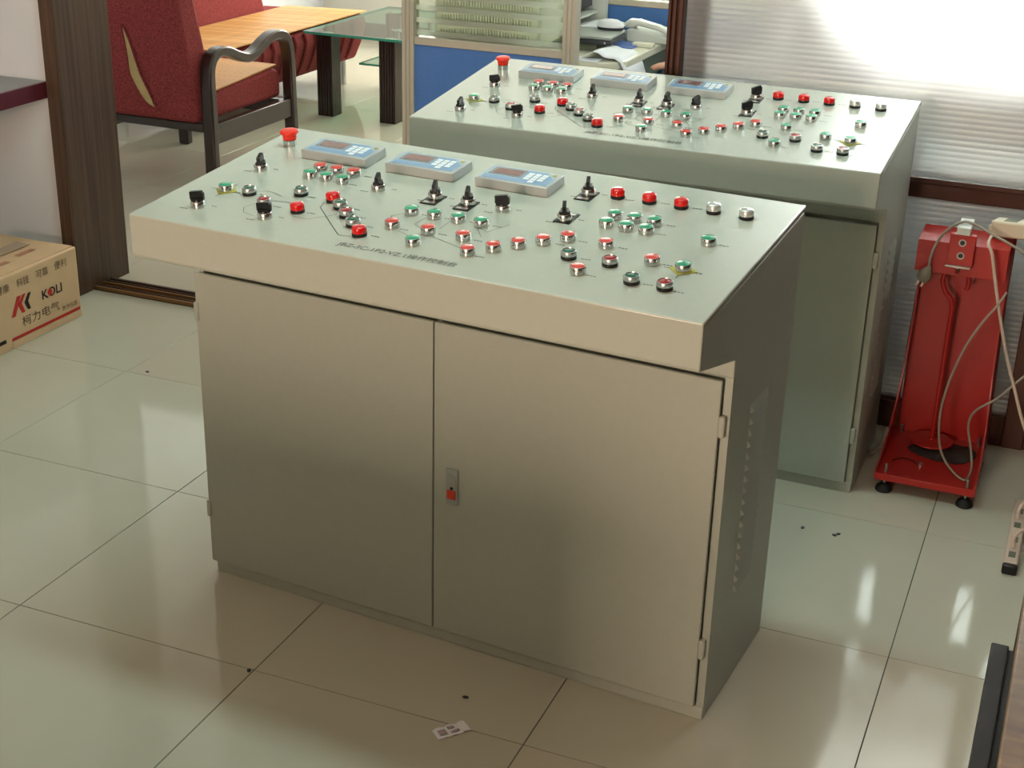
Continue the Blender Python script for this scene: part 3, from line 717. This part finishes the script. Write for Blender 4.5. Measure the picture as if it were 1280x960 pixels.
oc = B(); lathe(oc, [(0, 0), (0.0115, 0), (0.0115, 0.0004), (0, 0.0004)], 20); o_ = obj('carton_print', oc, 'card_red', bx, (0.0013, 0.2465, 0.1305), (0, PI / 2, 0))
bprint([(0.050, 0.026), (0.385, 0.026), (0.387, 0.036), (0.053, 0.036)], 'card_red')
bprint([(-0.10, 0.030), (0.024, 0.030), (0.024, 0.042), (-0.10, 0.042)], 'card_in')
for (x0, x1, y0, y1) in ((-0.12, -0.095, -0.28, -0.02), (-0.09, -0.07, 0.05, 0.16), (-0.105, -0.085, 0.22, 0.30)):
    obj('top_print', box(B(), x0, x1, y0, y1, 0.2468, 0.2474), mat('faded_red_ink', (184, 128, 104), 0.8), bx)

pp = tag(empty('paper_scrap', (0.765, -0.132, 0.0), 0.88), 'small printed paper slip lying on the tiles before the console', 'paper')
pb = B(); nx = 8
g = [[pb.verts.new((-0.034 + 0.068 * i / nx, -0.0155 + 0.031 * j, 0.0016 + 0.0035 * math.sin(i * 1.1) ** 2 * (0.4 + j))) for j in (0, 1)] for i in range(nx + 1)]
for i in range(nx): pb.faces.new((g[i][0], g[i + 1][0], g[i + 1][1], g[i][1]))
r = bmesh.ops.extrude_face_region(pb, geom=pb.faces[:]); bmesh.ops.translate(pb, verts=[v for v in r['geom'] if isinstance(v, bmesh.types.BMVert)], vec=(0, 0, -0.0012))
obj('slip', pb, 'paper', pp)
obj('folded_end', box(B(), 0.020, 0.034, -0.0155, 0.0155, 0.004, 0.0062), 'paper', pp, rot=(0, 0.08, 0))
pk = B()
for x0, x1, y0, y1 in ((-0.028, -0.012, -0.009, 0.006), (-0.006, 0.008, 0.002, 0.010), (-0.004, 0.014, -0.010, -0.004)): box(pk, x0, x1, y0, y1, 0.0052, 0.0058)
obj('print_block', pk, mat('faded_print', (176, 160, 168), 0.8), pp)
for k, (x, y) in enumerate(((-0.83, 1.11), (1.22, 0.98), (1.30, 0.975), (1.308, 0.985), (0.30, -0.12), (0.745, -0.02))):
    cr = B(); lathe(cr, [(0, 0), (0.004, 0.0), (0.0045, 0.002), (0.002, 0.0035), (0, 0.0036)], 7, sx=1.5)
    tag(obj('crumb', cr, 'darkgrey', None, (x, y, 0.0), (0, 0, k * 1.3)), 'tiny dark crumb of dirt on the pale tiles', 'crumb', 'crumbs on the floor')

# ================================================================== ARMCHAIR
ac = tag(empty('armchair', (-2.08, 3.2, 0)), 'red fabric armchair with dark bentwood arms and a torn back', 'armchair')
def AL(b): bmesh.ops.translate(b, verts=b.verts[:], vec=(2.08, -3.2, 0)); return b
arm_path = [(2.925, 0.0), (2.925, 0.18), (2.925, 0.36), (2.925, 0.49), (2.935, 0.545), (2.965, 0.58), (3.01, 0.592), (3.07, 0.585), (3.14, 0.558), (3.22, 0.536), (3.29, 0.545), (3.36, 0.575), (3.43, 0.596), (3.50, 0.596), (3.55, 0.575), (3.575, 0.53), (3.585, 0.46), (3.59, 0.30), (3.595, 0.15), (3.60, 0.0)]
ap = [(p.y, p.z) for p in smooth_path([(0, a, b) for a, b in arm_path], 3)]
for x0 in (-1.805, -2.41):
    b = B(); ribbon(b, ap, 0.042, x0, x0 + 0.055); obj('arm', AL(b), 'darkwood', ac, bevel=0.008, seg=3)
    obj('side_rail', AL(box(B(), x0 + 0.008, x0 + 0.045, 2.94, 3.58, 0.205, 0.292)), 'darkwood', ac, bevel=0.004)
obj('cross_rail', AL(box(B(), -2.36, -1.80, 2.90, 2.935, 0.262, 0.298)), 'darkwood', ac, bevel=0.004)
obj('cross_rail', AL(box(B(), -2.36, -1.80, 3.545, 3.58, 0.22, 0.285)), 'darkwood', ac, bevel=0.004)
bk = B(); prism(bk, [(2.875, 0.300), (2.86, 0.40), (2.79, 0.72), (2.735, 1.00), (2.80, 1.05), (2.875, 1.0), (2.955, 0.70), (3.02, 0.46), (3.02, 0.300)], 'x', -2.345, -1.812)
obj('backrest', AL(bk), 'fab', ac, bevel=0.03, seg=4)
sc = B(); prism(sc, [(2.97, 0.300), (2.97, 0.41), (3.50, 0.44), (3.555, 0.425), (3.57, 0.38), (3.57, 0.295)], 'x', -2.345, -1.812)
obj('seat_cushion', AL(sc), 'fab', ac, bevel=0.022, seg=4)
# torn patch following the sloping rear face
def backpt(x, z, off):
    y = 2.86 - (z - 0.40) * (0.07 / 0.32) if z <= 0.72 else 2.79 - (z - 0.72) * (0.055 / 0.28)
    if z < 0.40: y = 2.86 + (0.40 - z) * 0.15
    return (x, y - off, z)
def patch(pl, pr, off, m, name):
    b = B(); vl = [b.verts.new(backpt(x, z, off)) for x, z in pl]; vr = [b.verts.new(backpt(x, z, off)) for x, z in pr]
    wl = [b.verts.new(backpt(x, z, off - 0.01)) for x, z in pl]; wr = [b.verts.new(backpt(x, z, off - 0.01)) for x, z in pr]
    for i in range(len(pl) - 1):
        b.faces.new((vl[i], vr[i], vr[i + 1], vl[i + 1])); b.faces.new((wl[i], wl[i + 1], wr[i + 1], wr[i]))
        b.faces.new((vl[i], vl[i + 1], wl[i + 1], wl[i])); b.faces.new((vr[i], wr[i], wr[i + 1], vr[i + 1]))
    return obj(name, AL(b), m, ac)
zs = [0.712, 0.66, 0.60, 0.55, 0.50, 0.45, 0.40, 0.365, 0.348]
xl = [-2.098, -2.098, -2.100, -2.104, -2.108, -2.094, -2.072, -2.040, -1.985]
xr = [-2.092, -2.076, -2.066, -2.060, -2.052, -2.036, -2.020, -2.008, -1.975]
for xs_ in (xl, xr):
    b = B(); tube(b, [backpt(x, z, 0.006) for x, z in zip(xs_, zs)], 0.004, 8, n=3); obj('torn_edge', AL(b), 'fab', ac)
patch(list(zip(xl, zs)), list(zip(xr, zs)), 0.0045, 'foam', 'exposed_foam')

def slat_mat(name, label, loc, n, dx, ln, y_axis, tilt=(0, 0, 0)):
    t = tag(empty(name, loc), label, 'bamboo mat'); t.rotation_euler = tilt
    b = B(); box(b, 0, ln, 0, dx - 0.0015, 0, 0.006) if y_axis else box(b, 0, dx - 0.0015, 0, ln, 0, 0.006)
    m1 = mesh_of('slat', b, 'mat', smooth=False); m2 = m1.copy(); m2.materials[0] = MT['mat2']
    rr = random.Random(n)
    for k in range(n):
        link('slat', m1 if rr.random() < 0.6 else m2, t, (0, k * dx, 0) if y_axis else (k * dx, 0, 0))
    return t
slat_mat('bamboo_mat', 'small bamboo slat mat on the seat of the armchair', (-2.335, 3.03, 0.4165), 19, 0.0275, 0.505, False, (math.atan2(0.03, 0.53), 0, 0))
bpy.data.objects['bamboo_mat'].rotation_euler = (0.0566, 0, 0)

# ================================================================== SOFA
sf = tag(empty('sofa', (-2.7, 4.6, 0)), 'long red fabric sofa with bamboo mat beyond the glass table', 'sofa')
def SLc(b): bmesh.ops.translate(b, verts=b.verts[:], vec=(2.7, -4.6, 0)); return b
base = B(); prism(base, [(-2.98, 0.13), (-2.98, 0.40), (-2.36, 0.415), (-2.30, 0.40), (-2.285, 0.34), (-2.32, 0.24), (-2.36, 0.15), (-2.42, 0.13)], 'y', 3.78, 5.33)
obj('seat', SLc(base), 'fab', sf, bevel=0.02, seg=3)
bk = B(); prism(bk, [(-3.02, 0.30), (-3.12, 0.86), (-3.02, 0.92), (-2.94, 0.88), (-2.82, 0.41), (-2.82, 0.36)], 'y', 3.78, 5.10)
obj('backrest', SLc(bk), 'fab', sf, bevel=0.03, seg=3)
for y in (3.85, 5.24):
    for x in (-2.93, -2.40): obj('leg', SLc(lathe(B(), [(0, 0), (0.016, 0), (0.016, 0.16), (0, 0.16)], 14, (x, y, 0))), 'chrome', sf)
for k in range(12):
    y = 3.95 + k * 0.11; b = B(); tube(b, [(-2.288, y, 0.395), (-2.283, y + 0.01, 0.34), (-2.312, y + 0.02, 0.25), (-2.35, y + 0.02, 0.17)], 0.010, 8); obj('skirt_fold', SLc(b), 'fab', sf)
slat_mat('bamboo_mat', 'long bamboo slat mat covering the sofa seat', (-2.81, 3.80, 0.4085), 54, 0.028, 0.53, True, (0, -0.024, 0))

# ================================================================== GLASS TABLE
gt = tag(empty('glass_table', (-1.9, 4.9, 0)), 'green glass coffee table with thick dark fluted legs beside the sofa', 'coffee table')
def GL(b): bmesh.ops.translate(b, verts=b.verts[:], vec=(1.9, -4.9, 0)); return b
obj('glass_top', GL(box(B(), -2.178, -1.60, 4.415, 5.40, 0.434, 0.446)), 'glass_table', gt)
ed = B()
box(ed, -2.180, -1.598, 4.412, 4.4155, 0.4335, 0.4465); box(ed, -2.1805, -2.177, 4.412, 5.40, 0.4335, 0.4465); box(ed, -1.6005, -1.597, 4.412, 5.40, 0.4335, 0.4465); box(ed, -2.180, -1.598, 5.398, 5.4015, 0.4335, 0.4465)
obj('glass_rim', GL(ed), 'glass_edge', gt)
for x in (-2.08, -1.71):
    for y in (4.50, 5.30):
        poly_ = []
        for k in range(6): poly_ += [(x - 0.046 + k * 0.0155, y - 0.046), (x - 0.046 + k * 0.0155 + 0.011, y - 0.046), (x - 0.046 + k * 0.0155 + 0.0125, y - 0.041)]
        poly_ += [(x + 0.046, y - 0.046)] if False else []
        for k in range(6): poly_ += [(x + 0.046, y - 0.046 + k * 0.0155), (x + 0.046, y - 0.046 + k * 0.0155 + 0.011), (x + 0.041, y - 0.046 + k * 0.0155 + 0.0125)]
        poly_ += [(x + 0.046, y + 0.046), (x - 0.046, y + 0.046)]
        lg = obj('leg', GL(prism(B(), poly_, 'z', 0, 0.428)), 'darkwood', gt)
        pdk = B(); lathe(pdk, [(0.03, 0.428), (0.03, 0.434), (0, 0.434)], 18, (x, y, 0)); obj('leg_pad', GL(pdk), 'satin', lg)
obj('glass_shelf', GL(box(B(), -1.98, -1.62, 4.66, 5.25, 0.250, 0.258)), 'glass_table', gt)
e2 = B(); box(e2, -1.982, -1.618, 4.657, 4.661, 0.249, 0.259); box(e2, -1.983, -1.979, 4.657, 5.25, 0.249, 0.259); obj('shelf_rim', GL(e2), 'glass_edge', gt)
for x, y in ((-1.80, 4.76), (-1.80, 5.16)):
    b = B(); lathe(b, [(0.012, 0.258), (0.012, 0.425), (0.026, 0.426), (0.026, 0.434), (0, 0.434)], 16, (x, y, 0)); obj('tube', GL(b), 'chrome', gt)
    b = B(); lathe(b, [(0, 0.238), (0.018, 0.238), (0.018, 0.250), (0, 0.250)], 16, (x, y, 0)); obj('tube_foot', GL(b), 'chrome', gt)
struct('baseboard_far', box(B(), -3.4, 0.4, 6.782, 6.80, 0, 0.09), 'darkwood')

# ================================================================== CUBICLE DIVIDERS
dv = tag(empty('cubicle_divider', (-0.4, 2.72, 0)), 'cubicle divider with blue fabric panel and striped glass behind the consoles', 'divider')
def VL(b): bmesh.ops.translate(b, verts=b.verts[:], vec=(0.4, -2.72, 0)); return b
XA, XB = -0.745, -0.052
for x in (XA, XB - 0.048):
    obj('post', VL(prism(B(), [(x, 2.695), (x + 0.014, 2.695), (x + 0.014, 2.699), (x + 0.018, 2.699), (x + 0.018, 2.695), (x + 0.030, 2.695), (x + 0.030, 2.699), (x + 0.034, 2.699), (x + 0.034, 2.695), (x + 0.048, 2.695), (x + 0.048, 2.745), (x, 2.745)], 'z', 0, 1.25)), 'alu', dv, smooth=False)
for z in (0.02, 0.765, 1.21): obj('rail', VL(box(B(), XA + 0.048, XB - 0.048, 2.70, 2.74, z, z + 0.030)), 'alu', dv, bevel=0.003)
obj('fabric_panel', VL(box(B(), XA + 0.048, XB - 0.048, 2.706, 2.734, 0.05, 0.765)), 'blue', dv)
obj('glass_pane', VL(box(B(), XA + 0.048, XB - 0.048, 2.717, 2.722, 0.795, 1.21)), 'glass', dv)
for k in range(9): obj('frosted_band', VL(box(B(), XA + 0.050, XB - 0.050, 2.7145, 2.7165, 0.800 + k * 0.046, 0.820 + k * 0.046)), 'frostband', dv)
d2 = tag(empty('cubicle_divider', (-0.3, 3.56, 0)), 'low blue cubicle divider at the back of the office desk', 'divider')
obj('fabric_panel', box(B(), -0.45, 0.75, -0.014, 0.014, 0.05, 0.845), 'blue2', d2)
obj('rail', box(B(), -0.45, 0.75, -0.02, 0.02, 0.845, 0.872), 'alu', d2, bevel=0.003)
obj('glass_pane', box(B(), -0.45, 0.75, -0.003, 0.003, 0.872, 1.22), 'glass', d2)
for x in (-0.49, 0.75): obj('post', box(B(), x, x + 0.04, -0.022, 0.022, 0, 1.25), 'alu', d2, bevel=0.003)
d3 = tag(empty('cubicle_divider', (1.13, 2.02, 0)), 'blue cubicle divider glimpsed through the ribbed frosted partition', 'divider')
obj('fabric_panel', box(B(), -0.28, 0.10, -0.014, 0.014, 0.05, 0.88), 'blue2', d3)
obj('rail', box(B(), -0.28, 0.10, -0.02, 0.02, 0.88, 0.91), 'alu', d3, bevel=0.003)
for x in (-0.32, 0.10): obj('post', box(B(), x, x + 0.04, -0.022, 0.022, 0, 0.91), 'alu', d3, bevel=0.003)

gc = tag(empty('added_grey_cabinet', (1.42, 2.20, 0)), 'low grey cabinet added behind the lower frosted sheet to darken it', 'cabinet')  # added to hide the bright floor and darken the lower sheet
obj('carcass', box(B(), -0.16, 0.30, -0.15, 0.20, 0.04, 0.66), 'desk_green', gc, bevel=0.004)
obj('plinth', box(B(), -0.14, 0.28, -0.13, 0.18, 0.0, 0.04), 'darkgrey', gc)
obj('top_board', box(B(), -0.17, 0.31, -0.16, 0.21, 0.66, 0.68), 'midgrey', gc, bevel=0.003)
for k in range(2): obj('drawer_front', box(B(), -0.15, 0.29, -0.156, -0.15, 0.06 + k * 0.30, 0.34 + k * 0.30), 'midgrey', gc, bevel=0.002)
tc = tag(empty('shade_cabinet', (2.5, 0.75, 0)), 'tall dark cabinet added out of view to keep bounce light off the console sides', 'cabinet')  # unseen piece added to block bounce light from the right
obj('carcass', box(B(), -0.2, 0.2, -0.8, 0.8, 0.06, 1.9), 'dkboard', tc, bevel=0.004)
obj('plinth', box(B(), -0.18, 0.18, -0.78, 0.78, 0.0, 0.06), 'darkwood', tc)
for k in range(2):
    d_ = obj('door', box(B(), -0.22, -0.2, -0.795 + k * 0.8, -0.005 + k * 0.8, 0.08, 1.88), 'dkboard', tc, bevel=0.003)
    obj('handle', box(B(), -0.235, -0.22, -0.06 + k * 0.09, -0.04 + k * 0.09, 0.9, 1.02), 'steel', d_)

# ================================================================== OFFICE DESK AND ITEMS
od = tag(empty('office_desk', (-0.3, 3.15, 0)), 'pale laminate office desk behind the blue divider', 'desk')
def OL(b): bmesh.ops.translate(b, verts=b.verts[:], vec=(0.3, -3.15, 0)); return b
obj('desk_top', OL(prism(B(), [(-0.72, 2.765), (0.02, 2.765), (0.095, 2.86), (0.105, 3.52), (-0.72, 3.52)], 'z', 0.722, 0.75)), 'desk_top', od, bevel=0.003)
obj('side_panel', OL(box(B(), 0.05, 0.075, 2.90, 3.06, 0, 0.722)), 'desk_side', od)
obj('side_panel', OL(box(B(), -0.70, -0.675, 2.80, 3.50, 0, 0.722)), 'desk_side', od)
dr = obj('drawer_unit', OL(box(B(), -0.35, 0.078, 3.06, 3.50, 0.05, 0.722)), 'desk_green', od, bevel=0.003)
obj('drawer_handle', OL(box(B(), 0.078, 0.084, 3.20, 3.36, 0.62, 0.635)), 'black', dr)

mo = tag(empty('computer_monitor', (-0.43, 3.04, 0.75)), 'beige tube monitor with vented back behind the striped glass', 'monitor')
b = B()
v0 = [(-0.215, 0.17), (0.215, 0.17), (0.215, 0.52), (-0.215, 0.52)]
def frustum(b, rects):
    rg = [[b.verts.new((x, y, z)) for x, z in ((r[0], r[2]), (r[1], r[2]), (r[1], r[3]), (r[0], r[3]))] for y, r in rects]
    b.faces.new(rg[0]); b.faces.new(rg[-1][::-1])
    for p, q in zip(rg, rg[1:]):
        for i in range(4): b.faces.new((p[i], p[(i + 1) % 4], q[(i + 1) % 4], q[i]))
    return b
frustum(b, [(-0.25, (-0.225, 0.205, 0.03, 0.34)), (-0.08, (-0.225, 0.21, 0.03, 0.40)), (0.06, (-0.225, 0.21, 0.02, 0.42)), (0.09, (-0.225, 0.21, 0.01, 0.44))])
obj('casing', b, 'beige', mo, bevel=0.012, seg=3)
vb = B()
for row in range(4):
    for k in range(32):
        x = -0.20 + k * 0.0115 + row * 0.006; z = 0.055 + row * 0.052
        box(vb, x, x + 0.0060, -0.2600, -0.248, z, z + 0.026 - 0.012 * abs(k - 17) / 17)
vo = obj('vent_slots', vb, 'beige', mo, smooth=False); vo['kind'] = 'stuff'
obj('screen_bezel', box(B(), -0.225, 0.21, 0.09, 0.105, 0.01, 0.44), 'beige', mo, bevel=0.004)
b = B(); lathe(b, [(0, 0), (0.11, 0), (0.11, 0.012), (0.06, 0.03), (0, 0.03)], 28, (0, -0.03, 0)); obj('stand', b, 'beige', mo)

pr = tag(empty('printer', (-0.30, 3.36, 0.75)), 'light grey printer with open paper slot on the office desk', 'printer')
b = B(); box(b, -0.15, 0.045, -0.18, 0.14, 0.16, 0.30); box(b, -0.15, 0.012, -0.18, -0.15, 0.0, 0.16); box(b, -0.15, 0.10, 0.10, 0.14, 0.0, 0.30); box(b, -0.15, -0.12, -0.15, 0.10, 0, 0.16); box(b, -0.12, 0.05, -0.15, 0.10, 0.0, 0.045)
obj('casing', b, 'lightgrey', pr, bevel=0.006)
obj('paper_slot', box(B(), -0.10, 0.044, -0.14, 0.095, 0.10, 0.15), 'darkgrey', pr)
obj('output_tray', box(B(), -0.10, 0.075, -0.13, 0.09, 0.075, 0.082), 'lightgrey', pr)
obj('lid', box(B(), -0.152, 0.048, -0.183, 0.143, 0.300, 0.312), 'lightgrey', pr, bevel=0.003)
def sheet(name, label, pts, m='paper', th=0.0015, group=None):
    """pts: grid rows of (x,y,z)"""
    b = B(); G = [[b.verts.new(p) for p in row] for row in pts]
    for i in range(len(G) - 1):
        for j in range(len(G[0]) - 1): b.faces.new((G[i][j], G[i + 1][j], G[i + 1][j + 1], G[i][j + 1]))
    o = obj(name, b, m); s = o.modifiers.new('solid', 'SOLIDIFY'); s.thickness = th; s.offset = 1
    tag(o, label, 'paper', group); return o
ROW = lambda x, ys, zf: [(x, y, zf(x, y)) for y in ys]
ys_ = [3.28, 3.34, 3.40, 3.46]
sheet('paper_sheet', 'white printed sheet lying below the grey printer', [[(-0.235 + 0.022 * i, 3.20 + 0.07 * j + 0.004 * i, 0.798 + 0.004 * math.sin(i * 0.7) + (0.018 * (max(0, i - 6) / 3) ** 2)) for j in range(4)] for i in range(10)])
sheet('paper_sheet', 'white drawing sheet curling over the corner of the office desk', [[(-0.06 + 0.02 * i, 2.80 + 0.055 * j + 0.003 * i, 0.762 + 0.022 * math.sin(min(1, i / 4.5) * PI) ** 2 * (1 - j / 8) - max(0, (i - 6)) ** 2 * 0.012) for j in range(5)] for i in range(10)])
sheet('paper_sheet', 'white sheet lying flat at the desk edge beside the divider', [[(-0.09 + 0.02 * i, 2.77 + 0.03 * j, 0.7515) for j in range(4)] for i in range(6)])
kb = tag(empty('notebook_computer', (-0.17, 3.08, 0.778)), 'closed dark grey notebook computer among the papers on the office desk', 'computer')
obj('lower_case', box(B(), -0.04, 0.155, -0.11, 0.10, 0.0, 0.018), 'darkgrey', kb, bevel=0.004, rot=(0, 0, 0.05))
obj('upper_case', box(B(), -0.04, 0.155, -0.11, 0.10, 0.019, 0.030), 'midgrey', kb, bevel=0.004, rot=(0, 0, 0.05))
obj('power_light', box(B(), 0.128, 0.134, -0.1115, -0.109, 0.006, 0.012), 'lightgrey', kb, rot=(0, 0, 0.05))
obj('support_book', box(B(), -0.03, 0.10, -0.09, 0.09, -0.026, -0.0005), 'desk_side', kb)
ms = tag(empty('computer_mouse', (-0.075, 3.16, 0.809)), 'white computer mouse resting on the closed notebook computer', 'mouse')
b = B(); lathe(b, [(0, 0.010), (0.052, 0.010), (0.054, 0.016), (0.046, 0.030), (0.028, 0.038), (0, 0.041)], 28, sx=1.0, sy=0.62); obj('shell', b, 'paper', ms, rot=(0, 0, 0.1))
b = B(); lathe(b, [(0, 0), (0.050, 0), (0.053, 0.010), (0, 0.010)], 28, sx=1.0, sy=0.62); obj('underside', b, 'darkgrey', ms, rot=(0, 0, 0.1))
tag(obj('blue_folder', box(B(), -0.085, 0.035, 3.10, 3.24, 0.7505, 0.756), mat('folder_blue', (92, 122, 190), 0.5)), 'flat blue folder under the mouse on the office desk', 'folder')
ph = tag(empty('telephone', (0.035, 3.36, 0.75), 0.0), 'light grey desk telephone with handset on the office desk', 'telephone')
obj('base', prism(B(), [(-0.075, 0.0), (-0.08, 0.045), (-0.06, 0.055), (0.10, 0.028), (0.11, 0.0)], 'y', -0.10, 0.10), 'lightgrey', ph, bevel=0.008, seg=3)
hs = B(); prism(hs, [(-0.085, 0.050), (-0.088, 0.072), (-0.070, 0.086), (-0.03, 0.086), (0.05, 0.070), (0.115, 0.045), (0.118, 0.030), (0.09, 0.034), (0.05, 0.052), (-0.03, 0.064), (-0.06, 0.052)], 'y', -0.098, -0.045)
obj('handset', hs, 'lightgrey', ph, bevel=0.008, seg=3)
obj('keypad', box(B(), -0.02, 0.07, -0.02, 0.07, 0.038, 0.045), 'midgrey', ph, rot=(0, 0.16, 0))
tag(obj('small_block', box(B(), 0.015, 0.10, 3.165, 3.20, 0.7505, 0.766), 'beige', bevel=0.003), 'small beige block in front of the telephone', 'block')

# ================================================================== SEATED PERSON BEHIND THE PARTITION
def skin(name, V, E, m, parent, sub=2):
    me = bpy.data.meshes.new(name); me.from_pydata([v[:3] for v in V], E, []); me.materials.append(MT[m])
    o = link(name, me, parent)
    sk = o.modifiers.new('skin', 'SKIN'); sk.use_smooth_shade = True
    for i, v in enumerate(V):
        d = me.skin_vertices[0].data[i]; d.radius = (v[3], v[4] if len(v) > 4 else v[3]); d.use_root = (i == 0)
    ss = o.modifiers.new('sub', 'SUBSURF'); ss.levels = sub; ss.render_levels = sub
    return o
MT['skin'] = mat('skin', (214, 160, 136), 0.55)
MT['shirt'] = mat('pale_shirt', (222, 220, 214), 0.85)
MT['trouser'] = mat('grey_trousers', (96, 96, 100), 0.85)
MT['hair'] = mat('dark_hair', (32, 26, 24), 0.6)
MT['chairfab'] = mat('grey_chair_fabric', (110, 112, 116), 0.85)
PX, PY_ = 0.66, 3.16
pe = tag(empty('person', (PX, PY_, 0)), 'person in a pale shirt seated at the office desk, hand on the armrest', 'person')
def chain(V, E, pts, start):
    p = start
    for q in pts:
        V.append(q); E.append((p, len(V) - 1)); p = len(V) - 1
    return p
V = [(0, 0, 0.53, 0.13)]; E = []
ch = chain(V, E, [(0.03, 0, 0.70, 0.125), (0.03, 0, 0.90, 0.14), (0.02, 0, 1.06, 0.13), (0.0, 0, 1.15, 0.055), (-0.01, 0, 1.20, 0.055), (-0.02, 0, 1.27, 0.085), (-0.02, 0, 1.35, 0.095), (-0.01, 0, 1.41, 0.075)], 0)
fing = [(-0.030, 0.044), (-0.011, 0.056), (0.009, 0.054), (0.027, 0.044)]
for sgn in (-1, 1):
    y = sgn
    sh = chain(V, E, [(0.02, y * 0.17, 1.07, 0.07), (0.02, y * 0.22, 1.00, 0.055), (0.0, y * 0.27, 0.86, 0.046), (-0.06, y * 0.285, 0.762, 0.042), (-0.20, y * 0.285, 0.759, 0.035), (-0.31, y * 0.285, 0.755, 0.026), (-0.345, y * 0.285, 0.752, 0.030, 0.018), (-0.385, y * 0.285, 0.749, 0.034, 0.016)], 3)
    palm = len(V) - 1
    for k, (dy, ln) in enumerate(fing):
        chain(V, E, [(-0.405, y * 0.285 + dy, 0.748, 0.0092), (-0.405 - ln * 0.55, y * 0.285 + dy * 1.15, 0.747, 0.0085), (-0.405 - ln * 0.95, y * 0.285 + dy * 1.2, 0.741, 0.0078), (-0.405 - ln * 1.2, y * 0.285 + dy * 1.2, 0.733, 0.0065)], palm)
    chain(V, E, [(-0.365, y * 0.285 - y * 0.035, 0.744, 0.010), (-0.395, y * 0.285 - y * 0.052, 0.739, 0.0095), (-0.420, y * 0.285 - y * 0.056, 0.733, 0.008)], palm - 1)
    chain(V, E, [(-0.03, y * 0.09, 0.52, 0.10), (-0.22, y * 0.10, 0.53, 0.075), (-0.40, y * 0.10, 0.53, 0.060), (-0.42, y * 0.10, 0.46, 0.056), (-0.40, y * 0.10, 0.25, 0.048), (-0.38, y * 0.10, 0.09, 0.036), (-0.42, y * 0.10, 0.045, 0.034), (-0.50, y * 0.10, 0.032, 0.030)], 0)
skin('body', V, E, 'skin', pe)
V = [(0.0, 0, 0.56, 0.145)]; E = []
chain(V, E, [(0.03, 0, 0.70, 0.142), (0.03, 0, 0.90, 0.155), (0.02, 0, 1.06, 0.142), (0.0, 0, 1.13, 0.075)], 0)
for y in (-1, 1): chain(V, E, [(0.02, y * 0.17, 1.07, 0.085), (0.02, y * 0.22, 1.00, 0.070), (0.0, y * 0.27, 0.86, 0.060), (-0.06, y * 0.285, 0.762, 0.054), (-0.20, y * 0.285, 0.759, 0.045), (-0.285, y * 0.285, 0.756, 0.036)], 3)
skin('shirt', V, E, 'shirt', pe)
V = [(0, 0, 0.54, 0.142)]; E = []
for y in (-1, 1): chain(V, E, [(-0.03, y * 0.09, 0.52, 0.112), (-0.22, y * 0.10, 0.53, 0.088), (-0.40, y * 0.10, 0.53, 0.072), (-0.42, y * 0.10, 0.46, 0.068), (-0.40, y * 0.10, 0.25, 0.060), (-0.38, y * 0.10, 0.10, 0.050)], 0)
skin('trousers', V, E, 'trouser', pe)
for y in (-1, 1):
    b = B(); prism(b, [(-0.53, 0.0), (-0.54, 0.035), (-0.46, 0.075), (-0.36, 0.095), (-0.335, 0.06), (-0.335, 0.0)], 'y', y * 0.10 - 0.042, y * 0.10 + 0.042); obj('shoe', b, 'black', pe, bevel=0.015, seg=3)
b = B(); lathe(b, [(0.098, 0.0), (0.106, 0.04), (0.098, 0.085), (0.06, 0.118), (0, 0.128)], 24, (0.005, 0, 1.355)); obj('hair', b, 'hair', pe)
for y in (-1, 1):
    b = B(); lathe(b, [(0, -0.03), (0.012, -0.018), (0.016, 0.0), (0.012, 0.02), (0, 0.03)], 10, (-0.01, y * 0.094, 1.33), sy=0.5); obj('ear', b, 'skin', pe)
    b = B(); lathe(b, [(0, -0.008), (0.007, -0.004), (0.008, 0.0), (0.007, 0.004), (0, 0.008)], 10, (-0.106, y * 0.034, 1.345)); obj('eye', b, 'black', pe)
b = B(); prism(b, [(-0.100, 1.350), (-0.132, 1.310), (-0.100, 1.302)], 'y', -0.012, 0.012); obj('nose', b, 'skin', pe, bevel=0.004)
obj('mouth', box(B(), -0.108, -0.098, -0.022, 0.022, 1.272, 1.280), mat('lips', (170, 98, 90), 0.6), pe, bevel=0.003)
oc = tag(empty('office_chair', (PX + 0.02, PY_, 0)), 'grey office chair with armrests behind the ribbed partition', 'chair')
obj('seat', box(B(), -0.26, 0.22, -0.235, 0.235, 0.345, 0.405), 'chairfab', oc, bevel=0.02, seg=3)
obj('backrest', box(B(), 0.20, 0.25, -0.22, 0.22, 0.50, 1.0), 'chairfab', oc, bevel=0.02, seg=3)
obj('back_support', box(B(), 0.21, 0.24, -0.03, 0.03, 0.37, 0.55), 'black', oc)
for y in (-1, 1):
    obj('armrest', box(B(), -0.42, -0.05, y * 0.285 - 0.026, y * 0.285 + 0.026, 0.686, 0.710), 'black', oc, bevel=0.006)
    b = B(); tube(b, [(-0.12, y * 0.23, 0.365), (-0.13, y * 0.285, 0.42), (-0.14, y * 0.285, 0.56), (-0.16, y * 0.285, 0.692)], 0.013, 10); obj('arm_post', b, 'black', oc)
b = B(); lathe(b, [(0, 0.07), (0.028, 0.07), (0.028, 0.345), (0, 0.345)], 16); obj('column', b, 'black', oc)
for k in range(5):
    a = 2 * PI * k / 5 + 0.3; b = B(); tube(b, [(0, 0, 0.10), (0.12 * math.cos(a), 0.12 * math.sin(a), 0.095), (0.25 * math.cos(a), 0.25 * math.sin(a), 0.07)], 0.018, 8); obj('base_arm', b, 'black', oc)
    b = B(); lathe(b, [(0, -0.028), (0.016, -0.024), (0.022, 0), (0.016, 0.024), (0, 0.028)], 12, (0.26 * math.cos(a), 0.26 * math.sin(a), 0.028)); obj('castor', b, 'black', oc)
